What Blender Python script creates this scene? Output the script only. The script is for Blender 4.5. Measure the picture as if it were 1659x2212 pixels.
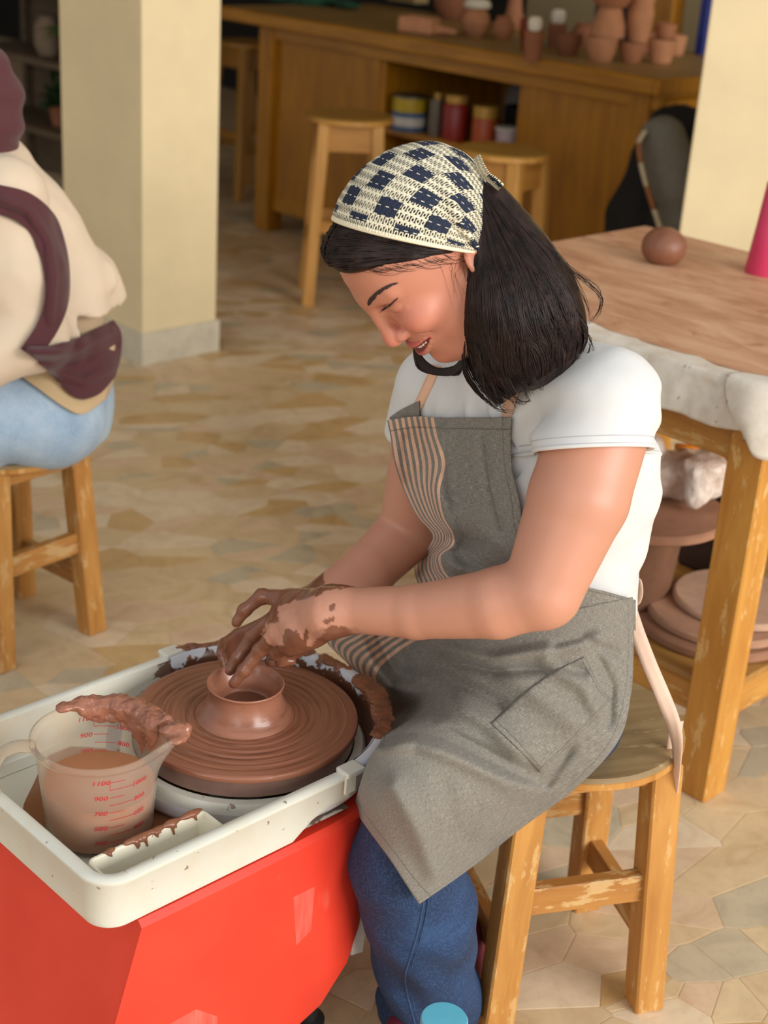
import bpy, bmesh, math, random
import numpy as np
from mathutils import Vector, Matrix

for o in list(bpy.data.objects):
    bpy.data.objects.remove(o, do_unlink=True)
scene = bpy.context.scene
COL = scene.collection
random.seed(7)
RNG = np.random.default_rng(7)

# ------------------------------------------------------------------ camera
FPX, CAMH = 3190.0, 1.525                       # focal length in pixels of the 1659x2212 frame, lens height
_d = np.array([-494.5, 7394.0, FPX]); _d /= np.linalg.norm(_d)      # world "down" seen by the lens
_up = -_d
_z = np.array([0, 0, 1.0]); _fw = _z - _up * (_z @ _up); _fw /= np.linalg.norm(_fw)
_rt = np.cross(_fw, _up)
if _rt[0] < 0: _rt = -_rt
RC = np.array([_rt, _fw, _up])
CAM0 = np.array([0, 0, CAMH])
cam = bpy.data.cameras.new('camera'); camo = bpy.data.objects.new('camera', cam); COL.objects.link(camo)
cam.sensor_fit = 'VERTICAL'; cam.sensor_height = 36.0; cam.lens = FPX / 2212.0 * 36.0
M = Matrix.Identity(4)
for i in range(3):
    M[i][0] = RC[i, 0]; M[i][1] = -RC[i, 1]; M[i][2] = -RC[i, 2]; M[i][3] = CAM0[i]
camo.matrix_world = M
cam.clip_start = 0.05; cam.clip_end = 60
cam.dof.use_dof = True; cam.dof.focus_distance = 1.80; cam.dof.aperture_fstop = 5.0
scene.camera = camo

# ------------------------------------------------------------------ light
W = bpy.data.worlds.new('world'); scene.world = W; W.use_nodes = True
W.node_tree.nodes['Background'].inputs[0].default_value = (0.92, 0.96, 1.0, 1)
W.node_tree.nodes['Background'].inputs[1].default_value = 0.55
def area(name, loc, target, sx, sy, power, col):
    l = bpy.data.lights.new(name, 'AREA'); l.shape = 'RECTANGLE'; l.size = sx; l.size_y = sy
    l.energy = power; l.color = col
    o = bpy.data.objects.new(name, l); COL.objects.link(o); o.location = loc
    o.rotation_euler = (Vector(target) - Vector(loc)).to_track_quat('-Z', 'Y').to_euler()
    return o
area('daylight_opening', (6.2, -3.0, 3.0), (0.0, 3.2, 0.6), 6.0, 3.6, 620, (1.0, 0.98, 0.95))
area('daylight_doorway', (-2.6, -4.2, 2.8), (0.0, 3.0, 0.7), 4.0, 2.6, 70, (1.0, 0.97, 0.94))
scene.view_settings.view_transform = 'Standard'; scene.view_settings.look = 'None'
scene.view_settings.gamma = 1.0; scene.view_settings.use_curve_mapping = False
scene.view_settings.exposure = 0.28

# ------------------------------------------------------------------ pixel helpers (a pixel is only a direction)
def ray(px, py):
    w = RC @ np.array([px - 829.5, py - 1106.0, FPX]); return w / np.linalg.norm(w)
def PZ(px, py, z):
    w = ray(px, py); return CAM0 + w * ((z - CAMH) / w[2])
def PY(px, py, y):
    w = ray(px, py); return CAM0 + w * (y / w[1])
def proj(p):
    c = RC.T @ (np.asarray(p, float) - CAM0); return c[0] / c[2] * FPX + 829.5, c[1] / c[2] * FPX + 1106
def projN(V):
    c = (np.asarray(V, float) - CAM0) @ RC
    return np.stack([c[:, 0] / c[:, 2] * FPX + 829.5, c[:, 1] / c[:, 2] * FPX + 1106], 1)

# ------------------------------------------------------------------ objects
def tag(o, label=None, cat=None, group=None, kind=None):
    if label: o['label'] = label
    if cat: o['category'] = cat
    if group: o['group'] = group
    if kind: o['kind'] = kind
    return o
def empty(name, loc=(0, 0, 0), rz=0.0):
    o = bpy.data.objects.new(name, None); COL.objects.link(o)
    o.location = loc; o.rotation_euler = (0, 0, rz); o.empty_display_size = 0.05
    return o
def mesh_obj(name, V, Fs, mat=None, parent=None, smooth=False, vcol=None, uv=None):
    me = bpy.data.meshes.new(name)
    V = np.asarray(V, dtype=np.float32)
    if isinstance(Fs, np.ndarray):
        n = Fs.shape[1]
        me.vertices.add(len(V)); me.vertices.foreach_set('co', V.ravel())
        me.loops.add(Fs.size); me.loops.foreach_set('vertex_index', Fs.astype(np.int32).ravel())
        me.polygons.add(len(Fs)); me.polygons.foreach_set('loop_start', np.arange(0, Fs.size, n, dtype=np.int32))
        me.update(calc_edges=True)
    else:
        me.from_pydata([tuple(map(float, v)) for v in V], [], [tuple(int(i) for i in f) for f in Fs])
    me.validate()
    if smooth: me.polygons.foreach_set('use_smooth', [True] * len(me.polygons))
    if vcol is not None:
        a = me.color_attributes.new('Col', 'FLOAT_COLOR', 'POINT')
        c = np.ones((len(V), 4), np.float32); c[:, :np.shape(vcol)[1]] = vcol
        a.data.foreach_set('color', c.ravel())
    if uv is not None:
        l = me.uv_layers.new(name='UVMap'); idx = np.empty(len(me.loops), np.int32); me.loops.foreach_get('vertex_index', idx)
        l.data.foreach_set('uv', np.asarray(uv, np.float32)[idx].ravel())
    o = bpy.data.objects.new(name, me); COL.objects.link(o)
    if mat: me.materials.append(mat)
    if parent is not None: o.parent = parent
    return o
def set_parent_keep(o, p):
    """o was built in world coordinates; keep it there under parent p"""
    o.parent = p
    m = Matrix.Translation(p.location) @ p.rotation_euler.to_matrix().to_4x4()
    o.matrix_parent_inverse = m.inverted()
def bm_obj(name, bm, mat=None, parent=None, smooth=False):
    me = bpy.data.meshes.new(name); bm.normal_update(); bm.to_mesh(me); bm.free()
    if smooth: me.polygons.foreach_set('use_smooth', [True] * len(me.polygons))
    o = bpy.data.objects.new(name, me); COL.objects.link(o)
    if mat: me.materials.append(mat)
    if parent is not None: o.parent = parent
    return o
def add_box(bm, cx, cy, cz, sx, sy, sz, rot=None, bev=0.0, seg=1):
    r = bmesh.ops.create_cube(bm, size=1.0); vs = r['verts']
    bmesh.ops.scale(bm, vec=(sx, sy, sz), verts=vs)
    if bev > 0:
        es = list({e for v in vs for e in v.link_edges})
        rb = bmesh.ops.bevel(bm, geom=es, offset=bev, segments=seg, affect='EDGES', profile=0.6)
        vs = list({v for f in rb['faces'] for v in f.verts} | {v for v in vs if v.is_valid})
    if rot is not None: bmesh.ops.rotate(bm, cent=(0, 0, 0), matrix=rot, verts=vs)
    bmesh.ops.translate(bm, vec=(cx, cy, cz), verts=vs)
    return vs
def box(name, c, s, mat, parent=None, rz=0.0, bev=0.003, seg=1):
    bm = bmesh.new(); add_box(bm, 0, 0, 0, *s, bev=bev, seg=seg)
    o = bm_obj(name, bm, mat, parent); o.location = c; o.rotation_euler = (0, 0, rz); return o
def bar(name, p, q, w, h, mat, parent=None, bev=0.003, twist=None):
    """square bar from p to q, local z along it; w, h across"""
    p = Vector(p); q = Vector(q); d = q - p
    bm = bmesh.new(); add_box(bm, 0, 0, 0, w, h, d.length, bev=bev)
    o = bm_obj(name, bm, mat, parent)
    z = d.normalized(); ref = Vector(twist) if twist is not None else Vector((1, 0, 0))
    x = (ref - z * ref.dot(z)).normalized(); y = z.cross(x)
    m = Matrix(((x.x, y.x, z.x), (x.y, y.y, z.y), (x.z, y.z, z.z)))
    o.rotation_euler = m.to_euler(); o.location = (p + q) / 2
    return o
def lathe_vf(prof, n=48, cap0=False, cap1=False):
    a = np.arange(n) * 2 * np.pi / n; V = []; Fq = []
    for r, z in prof: V += [(r * c, r * s, z) for c, s in zip(np.cos(a), np.sin(a))]
    for i in range(len(prof) - 1):
        for j in range(n):
            k = (j + 1) % n; Fq.append((i * n + j, i * n + k, (i + 1) * n + k, (i + 1) * n + j))
    if cap0: Fq.append(tuple(range(n))[::-1])
    if cap1: Fq.append(tuple(range((len(prof) - 1) * n, len(prof) * n)))
    return V, Fq
def lathe(name, prof, mat, parent=None, n=48, cap0=True, cap1=True, loc=(0, 0, 0), smooth=True):
    V, Fq = lathe_vf(prof, n, cap0, cap1)
    o = mesh_obj(name, V, Fq, mat, parent, smooth); o.location = loc
    if smooth: autosmooth(o)
    return o
def autosmooth(o, ang=0.6):
    me = o.data; bm = bmesh.new(); bm.from_mesh(me)
    bmesh.ops.recalc_face_normals(bm, faces=bm.faces)
    for e in bm.edges:
        if len(e.link_faces) == 2 and e.calc_face_angle(0) > ang: e.smooth = False
    bm.to_mesh(me); bm.free()
    me.polygons.foreach_set('use_smooth', [True] * len(me.polygons))
def tube_vf(P, R, n=8, caps=True, flat=1.0, up=None):
    P = np.asarray(P, float); R = np.broadcast_to(np.asarray(R, float), (len(P),))
    T = np.gradient(P, axis=0); T /= np.linalg.norm(T, axis=1)[:, None] + 1e-12
    ref = np.array(up if up is not None else (0.3, 0.2, 0.93), float)
    V = []; a = np.arange(n) * 2 * np.pi / n
    for p, t, r in zip(P, T, R):
        x = ref - t * (ref @ t); x /= np.linalg.norm(x) + 1e-12; y = np.cross(t, x)
        V += [p + r * (np.cos(k) * x + flat * np.sin(k) * y) for k in a]
    Fq = [(i * n + j, i * n + (j + 1) % n, (i + 1) * n + (j + 1) % n, (i + 1) * n + j) for i in range(len(P) - 1) for j in range(n)]
    if caps: Fq += [tuple(range(n))[::-1], tuple(range((len(P) - 1) * n, len(P) * n))]
    return V, Fq
def tube(name, P, R, mat, parent=None, n=8, flat=1.0, up=None):
    V, Fq = tube_vf(P, R, n, True, flat, up); o = mesh_obj(name, V, Fq, mat, parent, True); return o
def crom(P, n):
    """Catmull-Rom through rows of P, n samples"""
    P = np.asarray(P, float); k = len(P); t = np.linspace(0, k - 1 - 1e-9, n); i = t.astype(int); u = (t - i)[:, None]
    g = lambda j: P[np.clip(j, 0, k - 1)]
    p0 = np.where((i == 0)[:, None], 2 * g(i) - g(i + 1), g(i - 1)); p3 = np.where((i + 2 > k - 1)[:, None], 2 * g(i + 1) - g(i), g(i + 2))
    p1, p2 = g(i), g(i + 1)
    return 0.5 * ((2 * p1) + (p2 - p0) * u + (2 * p0 - 5 * p1 + 4 * p2 - p3) * u * u + (3 * p1 - p0 - 3 * p2 + p3) * u ** 3)
def crom2(G, n, m):
    """bicubic grid: G (a,b,3) -> (n,m,3)"""
    G = np.asarray(G, float); a, b, d = G.shape
    t = crom(G.reshape(a, b * d), n).reshape(n, b, d)
    return np.stack([crom(t[i], m) for i in range(n)])
def grid_faces(n, m, closed=False):
    i, j = np.meshgrid(np.arange(n - 1), np.arange(m if closed else m - 1), indexing='ij'); k = (j + 1) % m
    return np.stack([i * m + j, i * m + k, (i + 1) * m + k, (i + 1) * m + j], -1).reshape(-1, 4)
def copy_tree(o, parent=None):
    c = o.copy(); COL.objects.link(c)
    if parent is not None: c.parent = parent
    for ch in list(o.children): copy_tree(ch, c)
    return c
def solidify(o, t, off=-1.0):
    m = o.modifiers.new('thickness', 'SOLIDIFY'); m.thickness = t; m.offset = off; return o

# ------------------------------------------------------------------ materials
def lin(c):
    c = np.asarray(c, float) / 255.0
    return tuple(np.where(c <= 0.04045, c / 12.92, ((c + 0.055) / 1.055) ** 2.4))
class NT:
    def __init__(s, name):
        s.m = bpy.data.materials.new(name); s.m.use_nodes = True; s.t = s.m.node_tree; s.n = s.t.nodes; s.l = s.t.links
        s.b = s.n['Principled BSDF']; s.co = None
    def new(s, typ, **kw):
        n = s.n.new(typ)
        for k, v in kw.items(): setattr(n, k, v)
        return n
    def link(s, a, b): s.l.new(a, b)
    def coord(s, which='Object', scale=(1, 1, 1), loc=(0, 0, 0), rot=(0, 0, 0)):
        if s.co is None: s.co = s.new('ShaderNodeTexCoord')
        mp = s.new('ShaderNodeMapping'); mp.inputs['Scale'].default_value = scale; mp.inputs['Location'].default_value = loc
        mp.inputs['Rotation'].default_value = rot
        s.link(s.co.outputs[which], mp.inputs[0]); return mp.outputs[0]
    def noise(s, co, scale, detail=4, rough=0.55, dist=0.0):
        n = s.new('ShaderNodeTexNoise'); n.inputs['Scale'].default_value = scale; n.inputs['Detail'].default_value = detail
        n.inputs['Roughness'].default_value = rough; n.inputs['Distortion'].default_value = dist
        s.link(co, n.inputs['Vector']); return n.outputs[0]
    def ramp(s, x, stops, interp='LINEAR'):
        r = s.new('ShaderNodeValToRGB'); r.color_ramp.interpolation = interp; e = r.color_ramp.elements
        while len(e) < len(stops): e.new(0.5)
        for k, (p, c) in enumerate(stops):
            e[k].position = p; c = c if hasattr(c, '__len__') else (c, c, c); e[k].color = (*c[:3], 1)
        s.link(x, r.inputs[0]); return r.outputs[0]
    def mix(s, f, a, b, mode='MIX'):
        n = s.new('ShaderNodeMix', data_type='RGBA', blend_type=mode)
        for sock, v in ((n.inputs[0], f), (n.inputs[6], a), (n.inputs[7], b)):
            if isinstance(v, bpy.types.NodeSocket): s.link(v, sock)
            elif hasattr(v, '__len__'): sock.default_value = (*v[:3], 1)
            else: sock.default_value = v
        return n.outputs[2]
    def math(s, op, a, b=0.0, c=0.0, clamp=False):
        n = s.new('ShaderNodeMath', operation=op, use_clamp=clamp)
        for sock, v in zip(n.inputs, (a, b, c)):
            if isinstance(v, bpy.types.NodeSocket): s.link(v, sock)
            else: sock.default_value = v
        return n.outputs[0]
    def sep(s, co):
        n = s.new('ShaderNodeSeparateXYZ'); s.link(co, n.inputs[0]); return n.outputs
    def bump(s, h, strength=0.3, dist=0.002):
        n = s.new('ShaderNodeBump'); n.inputs['Strength'].default_value = strength; n.inputs['Distance'].default_value = dist
        s.link(h, n.inputs['Height']); s.link(n.outputs[0], s.b.inputs['Normal']); return n
    def vcol(s, name='Col'):
        n = s.new('ShaderNodeVertexColor'); n.layer_name = name; return n.outputs[0]
    def set(s, **kw):
        for k, v in kw.items():
            k = k.replace('_', ' ')
            sock = s.b.inputs[k]
            if isinstance(v, bpy.types.NodeSocket): s.link(v, sock)
            elif hasattr(v, '__len__') and len(v) == 3: sock.default_value = (*v, 1) if sock.type == 'RGBA' else v
            else: sock.default_value = v
        return s
def plain(name, col, rough=0.6, var=0.12, scale=30, bump=0.1, metal=0.0, **kw):
    t = NT(name); c = lin(col); co = t.coord()
    n = t.noise(co, scale)
    t.set(Base_Color=t.ramp(n, [(0.3, [x * (1 - var) for x in c]), (0.7, [min(1, x * (1 + var)) for x in c])]), Roughness=rough, Metallic=metal)
    if bump: t.bump(t.noise(co, scale * 4), bump, 0.001)
    t.set(**kw)
    return t.m
def wood(name, c_light, c_dark, axis='z', rough=0.45, wear=0.0, wearcol=(215, 180, 130), scale=1.0):
    t = NT(name); s = {'x': (3, 30, 30), 'y': (30, 3, 30), 'z': (30, 30, 3)}[axis]
    oi = t.new('ShaderNodeObjectInfo'); co0 = t.coord()
    add = t.new('ShaderNodeVectorMath', operation='ADD'); t.link(co0, add.inputs[0])
    sc = t.new('ShaderNodeVectorMath', operation='SCALE'); t.link(oi.outputs['Random'], sc.inputs['Scale']); sc.inputs[0].default_value = (7.3, 3.1, 9.7)
    t.link(sc.outputs[0], add.inputs[1])
    mp = t.new('ShaderNodeMapping'); mp.inputs['Scale'].default_value = [x * scale for x in s]; t.link(add.outputs[0], mp.inputs[0])
    n = t.noise(mp.outputs[0], 1.0, 5, 0.6, 0.6)
    n2 = t.noise(add.outputs[0], 4.0, 3)
    c = t.ramp(n, [(0.3, lin(c_dark)), (0.62, lin(c_light))])
    c = t.mix(t.ramp(n2, [(0.35, 0.0), (0.75, 0.35)]), c, lin(c_dark))
    if wear:
        mw = t.new('ShaderNodeMapping'); mw.inputs['Scale'].default_value = [max(8, x * 1.0) for x in s]; t.link(add.outputs[0], mw.inputs[0])
        w = t.noise(mw.outputs[0], 1.6, 6, 0.7)
        c = t.mix(t.ramp(w, [(0.62 - wear * 0.2, 0.0), (0.66 - wear * 0.2, 0.75)]), c, lin(wearcol))
    t.set(Base_Color=c, Roughness=rough); t.bump(n, 0.15, 0.001)
    return t.m

# ------------------------------------------------------------------ implicit surfaces
class SDF:
    """sparse signed-distance modelling: primitives with smooth union / cut, meshed by surface nets"""
    def __init__(s): s.ops = []
    def cone(s, p, q, ra, rb, k=0.01, op='u'):
        s.ops.append(('cone', np.array(p, np.float32), np.array(q, np.float32), ra, rb, k, op)); return s
    def chain(s, pts, rad, k=0.01, op='u'):
        for i in range(len(pts) - 1): s.cone(pts[i], pts[i + 1], rad[i], rad[i + 1], k, op)
        return s
    def ell(s, c, r, k=0.01, op='u', rot=None):
        R = np.eye(3, dtype=np.float32) if rot is None else np.array(rot, np.float32)
        s.ops.append(('ell', np.array(c, np.float32), np.array(r, np.float32), R, None, k, op)); return s
    def box(s, c, h, r=0.0, k=0.01, op='u', rot=None):
        R = np.eye(3, dtype=np.float32) if rot is None else np.array(rot, np.float32)
        s.ops.append(('box', np.array(c, np.float32), np.array(h, np.float32), R, r, k, op)); return s
    def fn(s, f, k=0.0, op='add', c=None, r=None):
        s.ops.append(('fn', f, None if c is None else np.array(c, np.float32), r, None, k, op)); return s
    @staticmethod
    def _bound(o):
        if o[0] == 'cone': return (o[1] + o[2]) * 0.5, float(np.linalg.norm(o[1] - o[2])) * 0.5 + max(o[3], o[4])
        if o[0] == 'ell': return o[1], float(o[2].max())
        if o[0] == 'box': return o[1], float(np.linalg.norm(o[2]))
        return (None, None) if o[2] is None else (o[2], o[3])
    @staticmethod
    def _prim(o, X):
        if o[0] == 'cone':
            _, p, q, ra, rb, k, op = o; d = q - p; L2 = float(d @ d) + 1e-12
            v = X - p; t = np.clip(v @ d / L2, 0, 1)
            return np.sqrt(((v - t[:, None] * d) ** 2).sum(1)) - (ra + (rb - ra) * t)
        if o[0] == 'ell':
            _, c, r, R, _, k, op = o; v = (X - c) @ R
            k0 = np.sqrt(((v / r) ** 2).sum(1)) + 1e-9; k1 = np.sqrt(((v / (r * r)) ** 2).sum(1)) + 1e-9
            return k0 * (k0 - 1) / k1
        if o[0] == 'box':
            _, c, h, R, r, k, op = o; v = np.abs((X - c) @ R) - (h - r)
            return np.sqrt((np.maximum(v, 0) ** 2).sum(1)) + np.minimum(v.max(1), 0) - r
    def __call__(s, X):
        X = np.asarray(X, np.float32); D = np.full(len(X), 9.0, np.float32)
        for o in s.ops:
            k, op = o[5], o[6]
            if o[0] == 'fn' and op == 'add':
                m = np.abs(D) < 0.03
                if m.any(): D[m] = D[m] + o[1](X[m]).astype(np.float32)
                continue
            m = None
            if op in 'uc':
                c, r = SDF._bound(o)
                if c is not None:
                    v = X - c; lb = np.sqrt(np.einsum('ij,ij->i', v, v)) - r
                    m = np.where(lb < (D + k if op == 'u' else k + 0.004))[0]
                    if len(m) == 0: continue
            Xs = X if m is None else X[m]; Ds = D if m is None else D[m]
            d = o[1](Xs) if o[0] == 'fn' else SDF._prim(o, Xs)
            if op == 'u':
                h = np.maximum(k - np.abs(Ds - d), 0) / max(k, 1e-9); R = np.minimum(Ds, d) - h * h * k * 0.25
            else:
                if op == 'c': d = -d
                h = np.maximum(k - np.abs(Ds - d), 0) / max(k, 1e-9); R = np.maximum(Ds, d) + h * h * k * 0.25
            if m is None: D = R.astype(np.float32)
            else: D[m] = R
        return D
    def grad(s, X, e=0.0015):
        G = np.stack([s(X + np.eye(3, dtype=np.float32)[i] * e) - s(X - np.eye(3, dtype=np.float32)[i] * e) for i in range(3)], 1)
        return G / (np.linalg.norm(G, axis=1)[:, None] + 1e-9)
    def march(s, O, Dn, tmax=4.0, t0=0.6, n=90, f=0.8):
        t = np.full(len(Dn), t0, np.float32); O = np.asarray(O, np.float32); Dn = np.asarray(Dn, np.float32)
        for _ in range(n): t = np.minimum(t + s(O + t[:, None] * Dn) * f, tmax)
        return O + t[:, None] * Dn, t
    def mesh(s, lo, hi, h):
        B = 12; lo = np.array(lo, float); hi = np.array(hi, float); nb = np.ceil((hi - lo) / (B * h)).astype(int)
        g = np.stack(np.meshgrid(*[np.arange(k) for k in nb], indexing='ij'), -1).reshape(-1, 3)
        c = lo + (g + 0.5) * B * h
        act = g[np.abs(s(c)) < B * h * 0.5 * 1.9 + 0.012]
        l = np.arange(B + 1); L = np.stack(np.meshgrid(l, l, l, indexing='ij'), -1).reshape(-1, 3)
        cells = []; cpos = []; quads = {0: [], 1: [], 2: []}
        N = nb * B + 2; key = lambda ijk: (ijk[..., 0].astype(np.int64) * N[1] + ijk[..., 1]) * N[2] + ijk[..., 2]
        for a in range(0, len(act), 300):
            b = act[a:a + 300]; I = b[:, None, :] * B + L[None]
            D = s((lo + I.reshape(-1, 3) * h)).reshape(len(b), B + 1, B + 1, B + 1)
            S = D < 0
            cnt = np.zeros((len(b), B, B, B), np.int16)
            for x in (0, 1):
                for y in (0, 1):
                    for z in (0, 1): cnt += S[:, x:B + x, y:B + y, z:B + z]
            mix = (cnt > 0) & (cnt < 8); w = np.argwhere(mix)
            if not len(w): continue
            acc = np.zeros((len(w), 3)); num = np.zeros(len(w))
            cor = np.stack(np.meshgrid([0, 1], [0, 1], [0, 1], indexing='ij'), -1).reshape(-1, 3)
            val = np.stack([D[w[:, 0], w[:, 1] + x, w[:, 2] + y, w[:, 3] + z] for x, y, z in cor], 1)
            for i in range(8):
                for ax in range(3):
                    if cor[i][ax] == 0:
                        j = i + (4, 2, 1)[ax]
                        va, vb = val[:, i], val[:, j]; m = (va < 0) != (vb < 0)
                        t = va / np.where(m, va - vb, 1)
                        e = np.tile(cor[i].astype(float), (len(w), 1)); e[:, ax] = t
                        acc[m] += e[m]; num[m] += 1
            ijk = b[w[:, 0]] * B + w[:, 1:]
            cells.append(key(ijk)); cpos.append(lo + (ijk + acc / num[:, None]) * h)
            for ax in range(3):
                sl0 = [slice(None), slice(0, B), slice(0, B), slice(0, B)]; sl1 = list(sl0); sl1[1 + ax] = slice(1, B + 1)
                s0 = S[tuple(sl0)]; s1 = S[tuple(sl1)]; e = np.argwhere(s0 != s1)
                quads[ax].append((b[e[:, 0]] * B + e[:, 1:], s0[tuple(e.T)]))
        K = np.concatenate(cells); P = np.concatenate(cpos); od = np.argsort(K); K = K[od]; P = P[od]
        Fs = []
        for ax in range(3):
            if not quads[ax]: continue
            ijk = np.concatenate([q[0] for q in quads[ax]]); sg = np.concatenate([q[1] for q in quads[ax]])
            u, v = [(1, 2), (2, 0), (0, 1)][ax]; eu = np.eye(3, dtype=int)[u]; ev = np.eye(3, dtype=int)[v]
            ok = (ijk[:, u] > 0) & (ijk[:, v] > 0); ijk = ijk[ok]; sg = sg[ok]
            ids = []; good = np.ones(len(ijk), bool)
            for dlt in (-eu - ev, -ev, 0 * eu, -eu):
                kk = key(ijk + dlt); p = np.clip(np.searchsorted(K, kk), 0, len(K) - 1); good &= K[p] == kk; ids.append(p)
            q = np.stack(ids, 1); q[~sg] = q[~sg][:, ::-1]; Fs.append(q[good])
        return P, np.concatenate(Fs)
def sdf_obj(name, S, lo, hi, h, mat, parent=None, vcol=None, relax=1):
    P, Fq = S.mesh(lo, hi, h)
    for _ in range(relax):                        # light smoothing of the net
        e = np.concatenate([Fq[:, [0, 1]], Fq[:, [1, 2]], Fq[:, [2, 3]], Fq[:, [3, 0]]])
        A = np.zeros_like(P); n = np.zeros(len(P))
        np.add.at(A, e[:, 0], P[e[:, 1]]); np.add.at(n, e[:, 0], 1)
        np.add.at(A, e[:, 1], P[e[:, 0]]); np.add.at(n, e[:, 1], 1)
        P = 0.5 * P + 0.5 * A / np.maximum(n, 1)[:, None]
    vc = vcol(P) if vcol else None
    return mesh_obj(name, P, Fq, mat, parent, True, vc), P, Fq
def vnoise(X, seed=0, octaves=3, gain=0.5):
    """smooth value noise on points, roughly -1..1"""
    X = np.asarray(X, float); out = np.zeros(len(X)); amp = 1.0; tot = 0
    for o in range(octaves):
        Xi = np.floor(X).astype(np.int64); f = X - Xi; f = f * f * (3 - 2 * f); acc = 0
        for dx in (0, 1):
            for dy in (0, 1):
                for dz in (0, 1):
                    n = (Xi[:, 0] + dx) * 73856093 ^ (Xi[:, 1] + dy) * 19349663 ^ (Xi[:, 2] + dz) * 83492791 ^ (seed + o * 131) * 2654435761
                    n = (n ^ (n >> 13)) * 1274126177 & 0x7fffffff; n = ((n ^ (n >> 16)) & 0xffff) / 32767.5 - 1
                    acc = acc + n * (f[:, 0] if dx else 1 - f[:, 0]) * (f[:, 1] if dy else 1 - f[:, 1]) * (f[:, 2] if dz else 1 - f[:, 2])
        out += acc * amp; tot += amp; amp *= gain; X = X * 2.03 + 17.1
    return out / tot
def sstep(a, b, x):
    t = np.clip((x - a) / (b - a), 0, 1); return t * t * (3 - 2 * t)

# ================================================================== the place
R45 = math.radians(45)
VA = np.array([0.70711, 0.70711, 0.0]); VB = np.array([0.70711, -0.70711, 0.0])     # the room's axes

def plaster(name, col, seed=0.0):
    t = NT(name); co = t.coord('Object', loc=(seed, seed, 0)); c = lin(col)
    n = t.noise(co, 2.2, 5, 0.6); n2 = t.noise(co, 40, 3)
    b = t.ramp(n, [(0.3, [x * 0.88 for x in c]), (0.72, [min(1, x * 1.06) for x in c])])
    t.set(Base_Color=b, Roughness=0.75); t.bump(n2, 0.12, 0.002); return t.m
M_WALL = plaster('cream_plaster', (232, 212, 168))
M_WALLBACK = plaster('olive_plaster', (150, 134, 98), 3.0)
M_SHADEWALL = plaster('shade_black_plaster', (34, 30, 26), 5.0)  # near-black is the store room's shade, painted into its walls
M_CEIL = plaster('ceiling_plaster', (205, 195, 175), 8.0)

# ---- floor: broken-marble paving, every stone its own piece, set in a mortar bed
M_MORTAR = plain('mortar', (212, 186, 146), 0.55, 0.10, 60, 0)
floor = mesh_obj('floor', [(-9, -4, 0), (9, -4, 0), (9, 14, 0), (-9, 14, 0)], [(0, 1, 2, 3)], M_MORTAR); tag(floor, 'beige crazy paving floor of polished broken marble pieces', kind='structure')
def stone_mat(name, col, vein):
    t = NT(name); oi = t.new('ShaderNodeObjectInfo'); co = t.coord('Object')
    n = t.noise(co, 9.0, 6, 0.62, 1.2); n2 = t.noise(co, 55.0, 3)
    c = t.ramp(n, [(0.3, lin(vein)), (0.5, lin(col)), (0.75, [min(1, x * 1.12) for x in lin(col)])])
    c = t.mix(t.ramp(n2, [(0.52, 0.0), (0.75, 0.45)]), c, lin(vein))
    t.set(Base_Color=c, Roughness=0.42); return t.m
M_ST = [stone_mat('marble_sand', (214, 187, 146), (198, 167, 124)), stone_mat('marble_cream', (226, 204, 172), (210, 182, 144)),
        stone_mat('marble_rose', (218, 188, 154), (202, 168, 132)), stone_mat('marble_grey', (198, 182, 152), (174, 160, 134)),
        stone_mat('marble_ochre', (204, 170, 118), (188, 150, 96)), stone_mat('marble_beige', (219, 193, 152), (202, 173, 132))]
def clip(poly, n, d):
    out = []; k = len(poly)
    for i in range(k):
        a, b = poly[i], poly[(i + 1) % k]; da, db = a[0] * n[0] + a[1] * n[1] - d, b[0] * n[0] + b[1] * n[1] - d
        if da <= 0: out.append(a)
        if da * db < 0:
            t = da / (da - db); out.append((a[0] + t * (b[0] - a[0]), a[1] + t * (b[1] - a[1])))
    return out
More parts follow.
